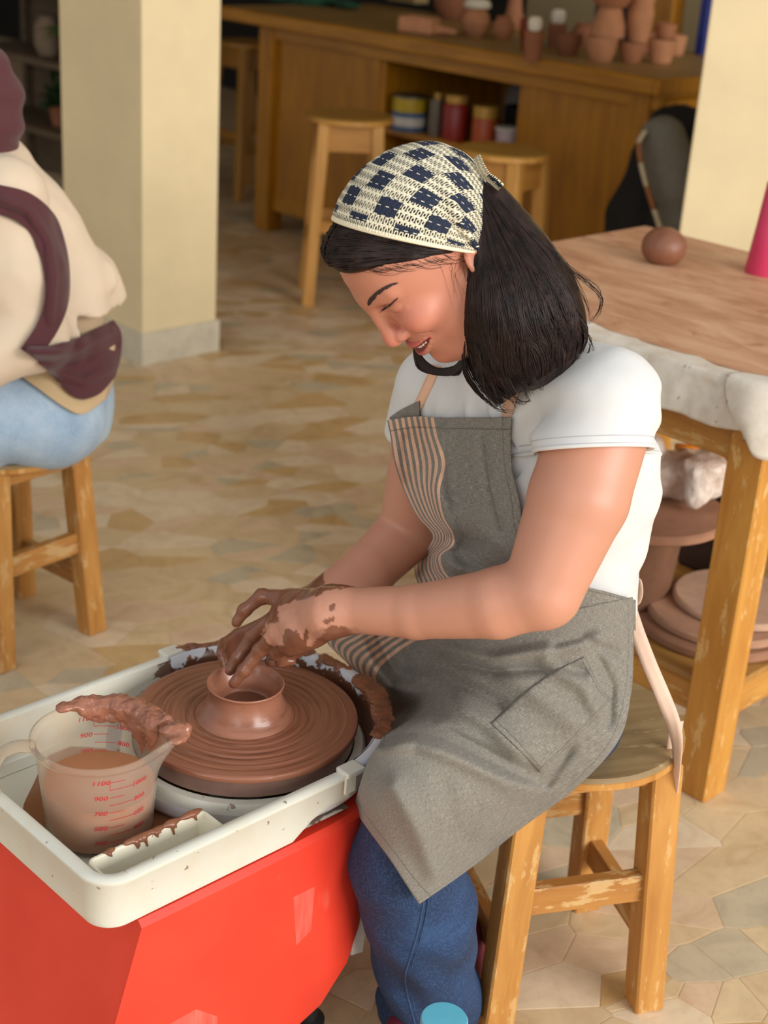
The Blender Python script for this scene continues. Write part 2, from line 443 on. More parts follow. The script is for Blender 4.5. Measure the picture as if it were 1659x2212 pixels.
def build_floor():
    st = np.array([[math.cos(.35), math.sin(.35)], [-math.sin(.35) * 1.75, math.cos(.35) * 1.75]]); G = st.T @ st; Si = np.linalg.inv(st)
    # seeds in stretched space: large shards with finer chips between them
    gx, gy = np.meshgrid(np.arange(-10, 14, 0.098), np.arange(-10, 20, 0.098)); Q = np.stack([gx.ravel(), gy.ravel()], 1); Q += RNG.uniform(-0.072, 0.072, Q.shape)
    big = vnoise(np.c_[Q * 3.0, Q[:, 0] * 0], 3, 1); Q = Q[RNG.random(len(Q)) < 0.62 + 0.55 * big]
    S = Q @ Si.T
    S = S[(S[:, 1] > 1.0) & (S[:, 1] < 9.6) & (np.abs(S[:, 0]) < 0.45 + 0.34 * S[:, 1])]
    items = []
    for i, p in enumerate(S):
        D = S - p; nb = np.where((np.abs(D).max(1) < 0.5))[0]; nb = nb[nb != i]
        dd = np.einsum('ij,jk,ik->i', D[nb], G, D[nb]); nb = nb[np.argsort(dd)[:34]]
        poly = [(p[0] - .3, p[1] - .3), (p[0] + .3, p[1] - .3), (p[0] + .3, p[1] + .3), (p[0] - .3, p[1] + .3)]
        for j in nb:
            d = S[j] - p; n = G @ d; n = n / np.linalg.norm(n); m = p + d * 0.5
            poly = clip(poly, n, float(n @ m) - 0.0008)
            if len(poly) < 3: break
        if len(poly) < 3: continue
        q = np.array(poly); a = 0.5 * abs(np.dot(q[:, 0], np.roll(q[:, 1], -1)) - np.dot(q[:, 1], np.roll(q[:, 0], -1)))
        if a < 0.0003: continue
        px = projN(np.c_[q, np.zeros(len(q))]); vis = (px[:, 0] > 0) & (px[:, 0] < 1659) & (px[:, 1] > 0) & (px[:, 1] < 2212)
        pa = 0.5 * abs(np.dot(px[:, 0], np.roll(px[:, 1], -1)) - np.dot(px[:, 1], np.roll(px[:, 0], -1))) if vis.all() else 0
        c0 = px.mean(0)
        if c0[0] < 760 and c0[1] > 1480: pa *= 0.1                          # mostly under the wheel
        if 760 < c0[0] < 1330 and 420 < c0[1] < 1700: pa *= 0.1              # behind the potter
        items.append((pa, q))
    items.sort(key=lambda t: -t[0])
    def prism(q):
        c = q.mean(0); k = len(q); q2 = c + (q - c) * 0.97; zj = RNG.uniform(0, .0004)
        V = [(x, y, -0.002) for x, y in q] + [(x, y, 0.0005 + zj) for x, y in q] + [(x, y, 0.0007 + zj) for x, y in q2]
        Fq = [tuple(range(2 * k, 3 * k))]
        for i in range(k):
            j = (i + 1) % k; Fq += [(i, j, k + j, k + i), (k + i, k + j, 2 * k + j, 2 * k + i)]
        return V, Fq
    w = np.array([.26, .22, .13, .13, .12, .14])
    for pa, q in items[:300]:
        V, Fq = prism(q); mesh_obj('stone', V, Fq, M_ST[RNG.choice(6, p=w)], floor)
    V, Fq, mi = [], [], []
    for pa, q in items[300:]:
        v, f = prism(q); b = len(V); V += v; Fq += [tuple(i + b for i in t) for t in f]; mi += [int(RNG.choice(6, p=w))] * len(f)
    o = mesh_obj('paving_stones', V, Fq, None, floor)
    for m in M_ST: o.data.materials.append(m)
    o.data.polygons.foreach_set('material_index', mi); tag(o, kind='stuff')
build_floor()

# ---- shell of the workshop
def slab(name, pts, z0, z1, mat, label):
    k = len(pts); V = [(x, y, z0) for x, y in pts] + [(x, y, z1) for x, y in pts]
    Fq = [tuple(range(k))[::-1], tuple(range(k, 2 * k))] + [(i, (i + 1) % k, k + (i + 1) % k, k + i) for i in range(k)]
    o = mesh_obj(name, V, Fq, mat); tag(o, label, kind='structure'); return o
def rect(o, x0, x1, y0, y1):
    """rectangle in the room's 45 degree axes from origin o -> world points"""
    o = np.array(o); return [tuple((o + VB[:2] * x + VA[:2] * y)) for x, y in ((x0, y0), (x1, y0), (x1, y1), (x0, y1))]
slab('ceiling', [(-7, 3.0), (7, 3.0), (7, 13), (-7, 13)], 2.9, 3.05, M_CEIL, 'plain plaster ceiling over the workshop')
BK = (0.801, 5.245)
slab('wall_back', rect(BK, -1.75, 5.0, 1.35, 1.5), 0, 2.9, M_WALLBACK, 'olive plaster wall behind the workbench')
slab('wall_far', rect(BK, -9.5, -1.6, 2.75, 2.9), 0, 2.9, M_SHADEWALL, 'store room wall beyond the pillar, painted near-black for its shade')
slab('wall_left', rect(BK, -9.6, -9.45, -6.0, 2.9), 0, 2.9, M_SHADEWALL, 'store room side wall, painted near-black for its shade')

# left pillar with its stone plinth
PK = (-0.822, 4.611)
def pillar(name, pk, rz, x0, x1, y0, y1, label, lp):
    e = empty(name, (pk[0], pk[1], 0), rz); tag(e, label, 'pillar', kind='structure')
    box('shaft', ((x0 + x1) / 2, (y0 + y1) / 2, 1.45), (x1 - x0 - .02, y1 - y0 - .02, 2.9), M_WALL, e, bev=0.006, seg=2)
    b = box('plinth', ((x0 + x1) / 2, (y0 + y1) / 2, 0.055), (x1 - x0, y1 - y0, 0.11), M_PLINTH, e, bev=0.002); tag(b, lp)
    return e
M_PLINTH = stone_mat('plinth_marble', (203, 194, 172), (180, 172, 150))
pillar('pillar', PK, -R45, -0.48, 0.0, 0.0, 0.318, 'square cream plaster pillar with a pale stone plinth, beside the stool of the person in maroon', 'pale grey stone plinth')
_p = PY(1460, 500, 4.35)
pillar('pillar', (_p[0], _p[1]), math.radians(-11.5), 0.0, 0.62, 0.0, 0.45, 'wide cream plaster pillar standing behind the clay-stained table', 'pale grey stone plinth')

# ================================================================== workbench at the back
W_OR = wood('bench_wood', (178, 120, 16), (142, 90, 8), 'z', 0.4)
W_ORX = wood('bench_wood_x', (184, 126, 20), (146, 94, 10), 'x', 0.4)
W_TOP = wood('bench_top_wood', (168, 138, 82), (146, 114, 62), 'x', 0.5)
bench = empty('workbench', (BK[0], BK[1], 0), -R45); tag(bench, 'long orange wooden workbench with an open shelf, covered in clay pots', 'workbench')
box('worktop', (-1.14, 0.42, 0.93), (2.42, 0.95, 0.04), W_TOP, bench, bev=0.006)
box('edge_trim', (-1.14, -0.045, 0.925), (2.42, 0.03, 0.055), W_ORX, bench, bev=0.006)
box('edge_trim', (0.075, 0.42, 0.925), (0.03, 0.95, 0.055), W_OR, bench, bev=0.006)
box('apron_rail', (-1.0, 0.03, 0.875), (2.1, 0.03, 0.07), W_ORX, bench)
for x in (-2.06, 0.0 - 0.03):
    for y in (0.05, 0.80):
        l = box('leg', (x, y, 0.455), (0.09, 0.09, 0.91), W_OR, bench)
box('front_panel', (-1.70, 0.05, 0.52), (0.66, 0.022, 0.74), W_OR, bench)
box('front_panel', (-0.32, 0.05, 0.52), (0.52, 0.022, 0.74), W_OR, bench)
box('side_panel', (0.0, 0.42, 0.52), (0.022, 0.68, 0.74), W_OR, bench)
box('side_rail', (0.02, 0.42, 0.83), (0.03, 0.7, 0.08), W_OR, bench)
box('divider', (-0.60, 0.40, 0.5), (0.03, 0.70, 0.80), W_OR, bench)
box('divider', (-1.36, 0.40, 0.5), (0.03, 0.70, 0.80), W_OR, bench)
box('shelf', (-0.98, 0.38, 0.56), (0.75, 0.66, 0.025), W_ORX, bench)
box('back_panel', (-1.02, 0.80, 0.5), (2.0, 0.015, 0.8), W_OR, bench)
box('bottom_rail', (-1.70, 0.05, 0.13), (0.66, 0.03, 0.07), W_ORX, bench)
for x in (-2.06, -0.03): lathe('foot', [(0.03, 0), (0.034, 0.01), (0.034, 0.03)], plain('foot_rubber' , (30, 26, 24), .7), bench, 16, loc=(x, 0.05, -0.0))
def bl(x, y, z):                               # bench-local -> world
    p = np.array(BK) + VB[:2] * x + VA[:2] * y; return (p[0], p[1], z)
def bl_from_px(px, py, z=0.95):
    p = PZ(px, py, z); return p

# ---- tall stools by the bench
W_STOOL = wood('stool_wood', (205, 152, 76), (180, 124, 52), 'z', 0.45)
W_STOOLX = wood('stool_wood_x', (205, 152, 76), (180, 124, 52), 'x', 0.45)
W_SEAT = wood('tall_stool_seat', (176, 136, 62), (156, 114, 46), 'x', 0.4)
def stool(name, c, rz, H, rs, top, foot, lw, wl, wx, ws, rails, label, group=None, seat_sx=1.0, tseat=0.022, cat='stool', drop=0.10):
    """four splayed legs, aprons under the seat, stretchers, round seat"""
    e = empty(name, (c[0], c[1], 0), rz); tag(e, label, cat, group)
    prof = [(rs - 0.006, H - tseat), (rs, H - tseat + 0.004), (rs, H - 0.005), (rs - 0.005, H)]
    s = lathe('seat', prof, ws, e, 56); s.scale = (seat_sx, 1, 1)
    rim = lathe('seat_edge', [(rs - 0.004, H - tseat - 0.001), (rs + 0.0012, H - tseat + 0.003), (rs + 0.0012, H - 0.006), (rs - 0.004, H - 0.003)], wl, e, 56, False, False); rim.scale = (seat_sx, 1, 1)
    T = [(sx * top, sy * top, H - tseat) for sx, sy in ((1, -1), (1, 1), (-1, 1), (-1, -1))]
    Bt = [(sx * foot, sy * foot, 0.0) for sx, sy in ((1, -1), (1, 1), (-1, 1), (-1, -1))]
    P = lambda i, z: tuple(np.array(Bt[i]) + (np.array(T[i]) - np.array(Bt[i])) * z / (H - tseat))
    for i in range(4):
        bar('leg', (Bt[i][0], Bt[i][1], 0.0), T[i], lw, lw, wl, e, 0.003, twist=(1, 0, 0))
        j = (i + 1) % 4; za = H - tseat - drop * 0.5
        bar('seat_rail', P(i, za), P(j, za), drop, 0.02, wx, e, 0.002, twist=(0, 0, 1))
        if rails[i]: bar('stretcher', P(i, rails[i]), P(j, rails[i]), 0.045, 0.022, wx, e, 0.002, twist=(0, 0, 1))
    return e
M_SR = wood('tall_stool_rail', (196, 142, 68), (172, 116, 46), 'z', 0.45)
stool('bar_stool', PZ(755, 247, .70), 0.12, 0.70, 0.165, 0.098, 0.135, 0.045, W_STOOL, M_SR, W_SEAT, (.24, .30, .24, .30), 'tall round-seated wooden bar stool in front of the bench panel by the paint tin', seat_sx=1.0)
stool('bar_stool', PZ(1090, 322, .70), -R45 + .25, 0.70, 0.155, 0.095, 0.13, 0.045, W_STOOL, M_SR, W_SEAT, (.24, .30, .24, .30), "tall round-seated wooden bar stool directly behind the potter's headscarf")
stool('bar_stool', PZ(535, 88, .74), -R45, 0.74, 0.15, 0.095, 0.15, 0.042, W_STOOL, M_SR, W_SEAT, (.24, .30, .24, .30), 'tall wooden bar stool beside the end of the workbench, next to the cream pillar')

# ================================================================== pottery wheel
C0 = np.array([-0.168, 1.705, 0.0])
def wl(x, y, z=0.0):                            # wheel-local (x towards the bowl end, y away from the lens) -> world
    p = C0 + VA * x - VB * y; return np.array([p[0], p[1], z])
wheel = empty('pottery_wheel', tuple(C0), R45)
tag(wheel, "potter's wheel with a red housing, white splash tray and clay-covered turntable", 'pottery wheel')
def red_paint():
    t = NT('red_paint'); co = t.coord(); n = t.noise(co, 7, 4); g = t.noise(co, 260, 2)
    c = t.ramp(n, [(0.3, lin((212, 52, 32))), (0.7, lin((226, 62, 40)))])
    sm = t.noise(t.coord('Object', scale=(14, 5, 5)), 1.3, 3, 0.4, 0.3)
    c = t.mix(t.ramp(sm, [(0.70, 0.0), (0.74, 0.30)]), c, lin((228, 130, 112)))
    t.set(Base_Color=c, Roughness=0.42); t.bump(g, 0.12, 0.0006); return t.m
M_RED = red_paint()
def housing():
    S = [(-0.300, -0.405, .19), (-0.25, -0.32, .191), (-0.1, -0.12, .191), (0.0, -0.01, .190), (0.05, 0.04, .184), (0.09, 0.075, .168), (0.12, 0.1, .145), (0.14, 0.12, .11), (0.15, 0.13, .06)]
    zb = [0.07, 0.075, 0.09, 0.125, 0.165, 0.20, 0.24, 0.27, 0.29]
    V, Fq = [], []
    for (ut, ub, w), z in zip(S, zb):
        r = 0.006
        V += [(ub, -w, z), (ut, -w - 0.001, 0.402), (ut, -w + r, 0.410), (ut, w - r, 0.410), (ut, w + 0.001, 0.402), (ub, w, z)]
    n = 6
    for i in range(len(S) - 1):
        for j in range(n):
            k = (j + 1) % n; Fq.append((i * n + j, i * n + k, (i + 1) * n + k, (i + 1) * n + j))
    Fq += [tuple(range(n))[::-1], tuple(range((len(S) - 1) * n, len(S) * n))]
    o = mesh_obj('housing', V, Fq, M_RED, wheel); autosmooth(o, 0.35); return o
tag(housing(), 'bright red painted sheet-metal housing')
def smudge(pts):
    side = C0 + VB * .1915; V = []
    for p in pts: w_ = ray(*p); q = CAM0 + w_ * (((side - CAM0) @ VB) / (w_ @ VB)); d_ = q - C0; V.append((d_ @ VA, -(d_ @ VB), d_[2]))
    mesh_obj('dried_slip_smudge', V, [tuple(range(len(V)))], M_SMUDGE, wheel)
t = NT('slip_smudge'); t.set(Base_Color=lin((232, 150, 132)), Roughness=.7, Alpha=t.ramp(t.noise(t.coord('Object', scale=(80, 80, 12)), 1, 3), [(.35, .12), (.7, .42)])); M_SMUDGE = t.m
smudge([(634, 1938), (680, 1915), (672, 2010), (640, 2042)]); smudge([(334, 2155), (400, 2172), (470, 2196), (470, 2212), (340, 2212)]); smudge([(462, 2040), (500, 2020), (512, 2060), (490, 2080)])
M_BLACK = plain('black_rubber', (22, 21, 22), 0.5)
for x, y in ((0.03, -0.12), (0.03, 0.12), (-0.30, -0.14), (-0.30, 0.14)):
    lathe('foot', [(0.020, 0), (0.026, 0.004), (0.026, 0.03), (0.016, 0.035), (0.016, 0.15)], M_BLACK, wheel, 20, loc=(x, y, 0))
# white lever by the bowl end
M_LEVER = plain('lever_plastic', (222, 214, 204), 0.4)
bar('pedal_lever', (0.095, -0.155, 0.235), (0.075, -0.165, 0.15), 0.022, 0.006, M_LEVER, wheel, 0.001)

def pan_mat(name, col, muddy):
    """white plastic with dried clay splashes of its own"""
    t = NT(name); co = t.coord(); c = lin(col); s = t.sep(co)
    a = t.noise(co, 16, 6, 0.65, 0.4); b = t.noise(t.coord('Object', scale=(1, 1, 1), loc=(3, 1, 2)), 75, 3, 0.5)
    st = t.noise(t.coord('Object', scale=(10, 55, 40), rot=(0, 0, 0)), 1.0, 3, 0.5)
    grime = t.ramp(a, [(0.48, 0.0), (0.75, 0.35)])
    base = t.mix(grime, c, lin((206, 190, 150)))
    specks = t.ramp(b, [(0.70, 0.0), (0.73, 0.8)])
    base = t.mix(specks, base, lin((128, 96, 74)))
    mud = lin((104, 66, 48))
    if muddy == 'bowl':
        # slip thrown on the inside wall and over the rim of the bowl end
        ang = t.math('ADD', t.math('MULTIPLY', s[0], 1.0), t.math('MULTIPLY', s[1], 0.3))
        m = t.math('ADD', a, t.math('MULTIPLY', t.math('SUBTRACT', 0.4835, s[2]), 9.0))
        base = t.mix(t.ramp(m, [(0.50, 0.0), (0.53, 1.0)]), base, mud)
        t.set(Roughness=t.ramp(m, [(0.50, 0.4), (0.53, 0.22)]))
    elif muddy == 'tray':
        m = t.math('ADD', t.math('MULTIPLY_ADD', st, .55, t.math('MULTIPLY', a, .45)), t.math('MULTIPLY', t.math('ADD', s[0], 0.085), 1.6))
        base = t.mix(t.ramp(m, [(0.56, 0.0), (0.585, 0.9)]), base, mud); t.set(Roughness=0.3)
    else: t.set(Roughness=0.36)
    t.set(Base_Color=base); t.bump(b, 0.05, 0.0006)
    return t.m
M_TRAY = pan_mat('tray_plastic', (214, 212, 198), ''); M_TRAYIN = pan_mat('tray_plastic_splashed', (214, 210, 194), 'tray')
M_PAN = pan_mat('pan_plastic', (212, 214, 220), ''); M_PANIN = pan_mat('pan_plastic_muddy', (212, 214, 220), 'bowl')
HW = 0.190
def outline_tray(n=14):
    """U-shaped wall: bowl side -> end -> bowl side (counter-clockwise seen from above)"""
    P = []; r = 0.035; x0, x1 = -0.352, 0.02
    for a in np.linspace(0, 1, 12): P.append((x1 + (x0 + r - x1) * a, HW))
    for a in np.linspace(math.pi / 2, math.pi, n): P.append((x0 + r + r * math.cos(a), HW - r + r * math.sin(a)))
    for a in np.linspace(0, 1, 8)[1:-1]: P.append((x0, HW - r - a * (2 * HW - 2 * r)))
    for a in np.linspace(math.pi, 1.5 * math.pi, n): P.append((x0 + r + r * math.cos(a), -HW + r + r * math.sin(a)))
    for a in np.linspace(0, 1, 12): P.append((x0 + r + (x1 - x0 - r) * a, -HW))
    return np.array(P)
def outline_pan(n=60):
    a = np.linspace(-0.5 * math.pi + 0.02, 0.5 * math.pi - 0.02, n); return np.stack([0.004 + 0.184 * np.cos(a), HW * np.sin(a)], 1)
def wall_loft(name, P, prof, mat, parent, flare=None):
    T = np.gradient(P, axis=0); T /= np.linalg.norm(T, axis=1)[:, None]; Nn = np.stack([-T[:, 1], T[:, 0]], 1)
    c = P.mean(0); 
    if ((P - c) * Nn).sum() < 0: Nn = -Nn
    V = []
    for off, z in prof:
        Q = P + Nn * off
        V += [(x, y, z(xx) if callable(z) else z) for (x, y), xx in zip(Q, P[:, 0])]
    Fq = grid_faces(len(prof), len(P)); o = mesh_obj(name, V, Fq, mat, parent); autosmooth(o, 0.9); return o
notch = lambda x: 0.412 + 0.028 * sstep(-0.06, -0.03, np.array(x)) 
U = outline_tray()
wall_loft('tray_wall', U, [(-0.012, notch), (-0.002, lambda x: notch(x) + 0.004), (0.0, lambda x: notch(x) + 0.012), (0.003, 0.476), (0.006, 0.479), (0.006, 0.483), (0.002, 0.486), (-0.008, 0.486), (-0.011, 0.483)], M_TRAY, wheel)
wall_loft('tray_inner_wall', U, [(-0.011, 0.4835), (-0.013, 0.47), (-0.014, lambda x: max(0.428, notch(x) + .006)), (-0.018, lambda x: max(0.421, notch(x) + .003)), (-0.04, 0.4202)], M_TRAYIN, wheel)
mesh_obj('tray_floor', [(-0.345, -0.18, 0.4195), (0.03, -0.18, 0.4195), (0.03, 0.18, 0.4195), (-0.345, 0.18, 0.4195)], [(0, 1, 2, 3)], M_TRAYIN, wheel)
O = outline_pan()
wall_loft('splash_pan', O, [(-0.08, 0.4115), (-0.05, 0.412), (-0.028, 0.418), (-0.012, 0.430), (-0.002, 0.452), (0.003, 0.475), (0.007, 0.479), (0.007, 0.485), (0.003, 0.489), (-0.008, 0.489), (-0.011, 0.486)], M_PAN, wheel)
wall_loft('pan_inner_wall', O, [(-0.0095, 0.4890), (-0.013, 0.485), (-0.016, 0.46), (-0.026, 0.432), (-0.045, 0.424), (-0.10, 0.424)], M_PANIN, wheel)
lathe('pan_bowl', [(0.10, 0.4112), (0.15, 0.413), (0.172, 0.421), (0.181, 0.433), (0.1835, 0.449)], M_PAN, wheel, 96, False, False)
# dried slip clinging to the pan's rim: low irregular crusts
M_MUD = plain('dried_slip', (134, 84, 58), 0.3, 0.25, 40, 0.5)
M_MUDDARK = plain('wet_slip', (104, 62, 44), 0.22, 0.25, 40, 0.5)
def rim_crust(a0, a1, seed):
    S = SDF(); rr = np.random.default_rng(seed); nn = max(4, int((a1 - a0) / 0.055))
    for a in np.linspace(a0, a1, nn):
        if rr.random() < 0.15: continue
        w = 0.0042 * (0.5 + rr.random()); off = rr.uniform(-0.008, 0.003)
        p = (0.004 + (0.184 + off) * math.cos(a), (HW + off) * math.sin(a), 0.4880)
        S.ell(p, (w * 2.0, w * 2.0, 0.0014 + 0.0010 * rr.random()), 0.008)
        if rr.random() < 0.7: S.cone((p[0], p[1], 0.487), (0.004 + 0.171 * math.cos(a), 0.177 * math.sin(a), 0.487 - 0.02 * rr.random()), 0.0022, 0.0030, 0.006)
    S.fn(lambda X: 0.0008 * vnoise(X * 160, seed, 2))
    lo = (min(0.012 + 0.2 * math.cos(a) for a in (a0, a1, (a0 + a1) / 2)) - .03, min(0.2 * math.sin(a) for a in (a0, a1)) - .03, 0.44)
    hi = (0.24, max(0.2 * math.sin(a) for a in (a0, a1)) + .03, 0.51)
    P, Fq = S.mesh(lo, hi, 0.0016); mesh_obj('slip_crust', P, Fq, M_MUD, wheel, True)
rim_crust(-1.0, -0.15, 1); rim_crust(0.0, 0.45, 2); rim_crust(0.95, 1.5, 4)
# clips that join the two halves
for y in (-1, 1):
    bm = bmesh.new(); add_box(bm, 0.018, y * (HW + 0.001), 0.4875, 0.03, 0.024, 0.008, bev=0.0025, seg=2); add_box(bm, 0.012, y * (HW + 0.0075), 0.474, 0.018, 0.004, 0.03, bev=0.001)
    bm_obj('clip', bm, M_TRAY, wheel)
# round white collar of the basin under the turntable
lathe('basin_collar', [(0.166, 0.420), (0.164, 0.444), (0.160, 0.4495), (0.149, 0.4495), (0.148, 0.430)], M_TRAY, wheel, 96, False, False)
# puddle of slip on the tray floor
pud = np.linspace(0, 2 * np.pi, 60, endpoint=False)
PV = [(-0.19 + 0.11 * math.cos(a) * (1 + 0.12 * math.sin(3 * a)), 0.0 + 0.15 * math.sin(a) * (1 + 0.1 * math.cos(4 * a)), 0.4205) for a in pud]
t = NT('slip_puddle'); t.set(Base_Color=lin((142, 92, 58)), Roughness=0.18); mesh_obj('slip_puddle', PV, [tuple(range(60))], t.m, wheel)
# small compartment in the tray corner
def compartment():
    x0, x1, y0, y1 = -0.335, -0.168, -0.181, -0.128; r = 0.012; pts = []
    for cx, cy, a0 in ((x1 - r, y1 - r, 0), (x0 + r, y1 - r, 90), (x0 + r, y0 + r, 180), (x1 - r, y0 + r, 270)):
        for a in np.radians(np.linspace(a0, a0 + 90, 7)): pts.append((cx + r * math.cos(a), cy + r * math.sin(a)))
    P = np.array(pts); c = P.mean(0); V = []; k = len(P)
    prof = [(1.0, 0.0, 0.421), (1.0, 0.0, 0.474), (1.0, -0.0015, 0.4765), (1.0, -0.004, 0.4765), (1.0, -0.006, 0.474), (1.0, -0.010, 0.434), (1.0, -0.016, 0.430)]
    T = np.roll(P, -1, 0) - np.roll(P, 1, 0); T /= np.linalg.norm(T, axis=1)[:, None]; Nn = np.stack([T[:, 1], -T[:, 0]], 1)
    for _, off, z in prof: V += [(x, y, z) for x, y in P + Nn * off]
    Fq = [tuple(f) for f in grid_faces(len(prof), k, True)] + [tuple(range((len(prof) - 1) * k, len(prof) * k))]
    o = mesh_obj('tray_compartment', V, Fq, M_TRAYIN2, wheel); autosmooth(o, 0.7)
    S = SDF(); rr = np.random.default_rng(5)
    for i in range(26):
        x = rr.uniform(x0 + .03, x1 - .002); S.ell((x, y1 - 0.003, 0.4765), (0.004 + .005 * rr.random(), 0.0028, 0.0018), 0.004)
        if rr.random() < .5: S.cone((x, y1 - 0.0065, 0.475), (x + .002, y1 - 0.0085, 0.475 - .012 * rr.random()), 0.0024, 0.0012, 0.003)
    Pm, Fm = S.mesh((x0, y1 - .03, .455), (x1 + .02, y1 + .02, .485), 0.0011); mesh_obj('slip_crust', Pm, Fm, M_MUD, wheel, True)
M_TRAYIN2 = pan_mat('compartment_plastic', (224, 218, 196), '')
compartment()
# turntable: dark wheel head and the bat smeared with clay
M_HEAD = plain('wheel_head_metal', (128, 98, 86), 0.28, 0.15, 20, 0.05)
lathe('wheel_head', [(0.0, 0.450), (0.143, 0.450), (0.1475, 0.452), (0.1475, 0.4725), (0.03, 0.4725)], M_HEAD, wheel, 120, False, False)
lathe('spindle', [(0.03, 0.41), (0.03, 0.46)], M_BLACK, wheel, 24)
def clay_mat(name, col, rough, rings=True, dark=(112, 70, 50)):
    t = NT(name); co = t.coord(); s = t.sep(co)
    r = t.math('SQRT', t.math('ADD', t.math('MULTIPLY', s[0], s[0]), t.math('MULTIPLY', s[1], s[1])))
    n = t.noise(co, 22, 4)
    if rings:
        an = t.math('ARCTAN2', s[1], s[0])
        cmb = t.new('ShaderNodeCombineXYZ'); t.link(t.math('MULTIPLY', r, 170.0), cmb.inputs[0]); t.link(t.math('MULTIPLY', t.math('SINE', an), 0.8), cmb.inputs[1]); t.link(t.math('MULTIPLY', t.math('COSINE', an), 0.8), cmb.inputs[2])
        g = t.noise(cmb.outputs[0], 1.0, 4, 0.6)
        c = t.ramp(g, [(0.32, lin(dark)), (0.5, lin(col)), (0.75, [min(1, x * 1.12) for x in lin(col)])])
        t.set(Roughness=t.ramp(g, [(0.35, rough * 0.75), (0.65, rough * 1.25)])); t.bump(g, 0.35, 0.0012)
    else:
        c = t.ramp(n, [(0.3, [x * .85 for x in lin(col)]), (0.7, [x * 1.1 for x in lin(col)])]); t.set(Roughness=rough); t.bump(n, 0.2, 0.001)
    t.set(Base_Color=c); return t.m
M_CLAYWET = clay_mat('wet_clay_spun', (146, 94, 70), 0.34)
def bat():
    rs = np.concatenate([np.linspace(0.0, 0.14, 90), [0.144, 0.148, 0.1512, 0.1525, 0.1520, 0.149, 0.144]])
    zs = np.concatenate([np.full(90, 0.4845), [0.4845, 0.4842, 0.4825, 0.479, 0.4755, 0.4735, 0.4725]])
    n = 160; a = np.arange(n) * 2 * np.pi / n; V = []
    for i, (r, z) in enumerate(zip(rs, zs)):
        amp = 0.0011 * sstep(0.02, 0.05, r) * (i < 93)
        ph = np.sin(r * 520 + a * 1.0) * 0.5 + np.sin(r * 910 - a * 2 + 1) * 0.3 + 0.5 * vnoise(np.c_[np.full(n, r * 130), np.cos(a) * 2, np.sin(a) * 2], 4, 2)
        V += [(r * c, r * s_, z + amp * p) for c, s_, p in zip(np.cos(a), np.sin(a), ph)]
    o = mesh_obj('bat', V, grid_faces(len(rs), n, True), M_CLAYWET, wheel, True); autosmooth(o, 0.8); tag(o, 'round bat smeared with wet reddish-brown clay rings')
bat()

# ---- the pot being thrown
M_POT = clay_mat('wet_clay_pot', (160, 106, 82), 0.26, True, (140, 90, 68))
PC = wl(0, 0, 0.4842)
prof = [(0.066, 0.0), (0.0635, 0.003), (0.0575, 0.010), (0.0530, 0.018), (0.0495, 0.027), (0.0480, 0.036), (0.0488, 0.042), (0.0510, 0.0455), (0.0515, 0.0470), (0.0508, 0.0482),
        (0.0492, 0.0478), (0.0468, 0.0445), (0.0435, 0.038), (0.0400, 0.031), (0.0375, 0.024), (0.036, 0.018), (0.033, 0.0145), (0.020, 0.013), (0.0, 0.013)]
PP = crom(np.array(prof), 90); PP[:, 0] = np.maximum(PP[:, 0], 0)
V, Fq = lathe_vf([tuple(p) for p in PP], 120)
pot = mesh_obj('clay_pot', V, Fq, M_POT, None, True); pot.location = tuple(PC)
tag(pot, "low flared clay pot being thrown, centred on the wheel under the potter's fingers", 'pot')
t = NT('slip_water'); t.set(Base_Color=lin((120, 78, 58)), Roughness=0.05)
lathe('slip_water', [(0.0, 0.0146), (0.0335, 0.0146)], t.m, pot, 60, False, False)

# ================================================================== measuring jug in the tray
JC = wl(-0.243, -0.020, 0.4212); JH = 0.135
jug = empty('measuring_jug', tuple(JC), R45)
tag(jug, 'translucent plastic measuring jug with red graduations, half full of slip', 'jug')
def jug_mat():
    t = NT('jug_plastic'); co = t.coord(); n = t.noise(co, 18, 4)
    c = t.ramp(n, [(0.35, lin((244, 230, 212))), (0.7, lin((250, 244, 234)))])
    t.set(Base_Color=c, Roughness=0.22, Transmission_Weight=0.9, IOR=1.06, Specular_IOR_Level=0.5); t.bump(t.noise(co, 60, 3), 0.08, 0.0008)
    return t.m
M_JUG = jug_mat()
def r_at(z): return 0.0645 + (0.0765 - 0.0645) * (z / JH)
def jug_body():
    n = 96; prof = [(0.0, 0.0015), (0.056, 0.001), (0.062, 0.0), (0.0645, 0.003)] + [(r_at(z), z) for z in np.linspace(0.008, JH - 0.012, 10)] + \
        [(0.0795, JH - 0.010), (0.0815, JH - 0.006), (0.0815, JH - 0.002), (0.079, JH), (0.0755, JH - 0.001), (0.0745, JH - 0.006)] + \
        [(r_at(z) - 0.0022, z) for z in np.linspace(JH - 0.014, 0.008, 10)] + [(0.059, 0.0035), (0.0, 0.003)]
    V, Fq = lathe_vf(prof, n); V = np.array(V); a = np.arctan2(V[:, 1], V[:, 0])
    # pouring lip towards the wheel
    sp = np.exp(-((a - SPA) / 0.30) ** 2) * sstep(JH * 0.62, JH, V[:, 2])
    V[:, 0] += np.cos(SPA) * sp * 0.026; V[:, 1] += np.sin(SPA) * sp * 0.026; V[:, 2] += sp * 0.006
    o = mesh_obj('jug_body', V, Fq, M_JUG, jug, True); autosmooth(o, 0.9)
_v = (PZ(386, 1578, .56) - JC); SPA = math.atan2(_v @ -VB, _v @ VA)
jug_body()
t = NT('slip_liquid'); t.set(Base_Color=lin((178, 122, 88)), Roughness=0.15)
zl = JH * 0.50
lathe('slip', [(0.0, 0.004)] + [(r_at(z) - 0.0026, z) for z in np.linspace(0.006, zl, 6)] + [(0.0, zl)], t.m, jug, 72, False, False)
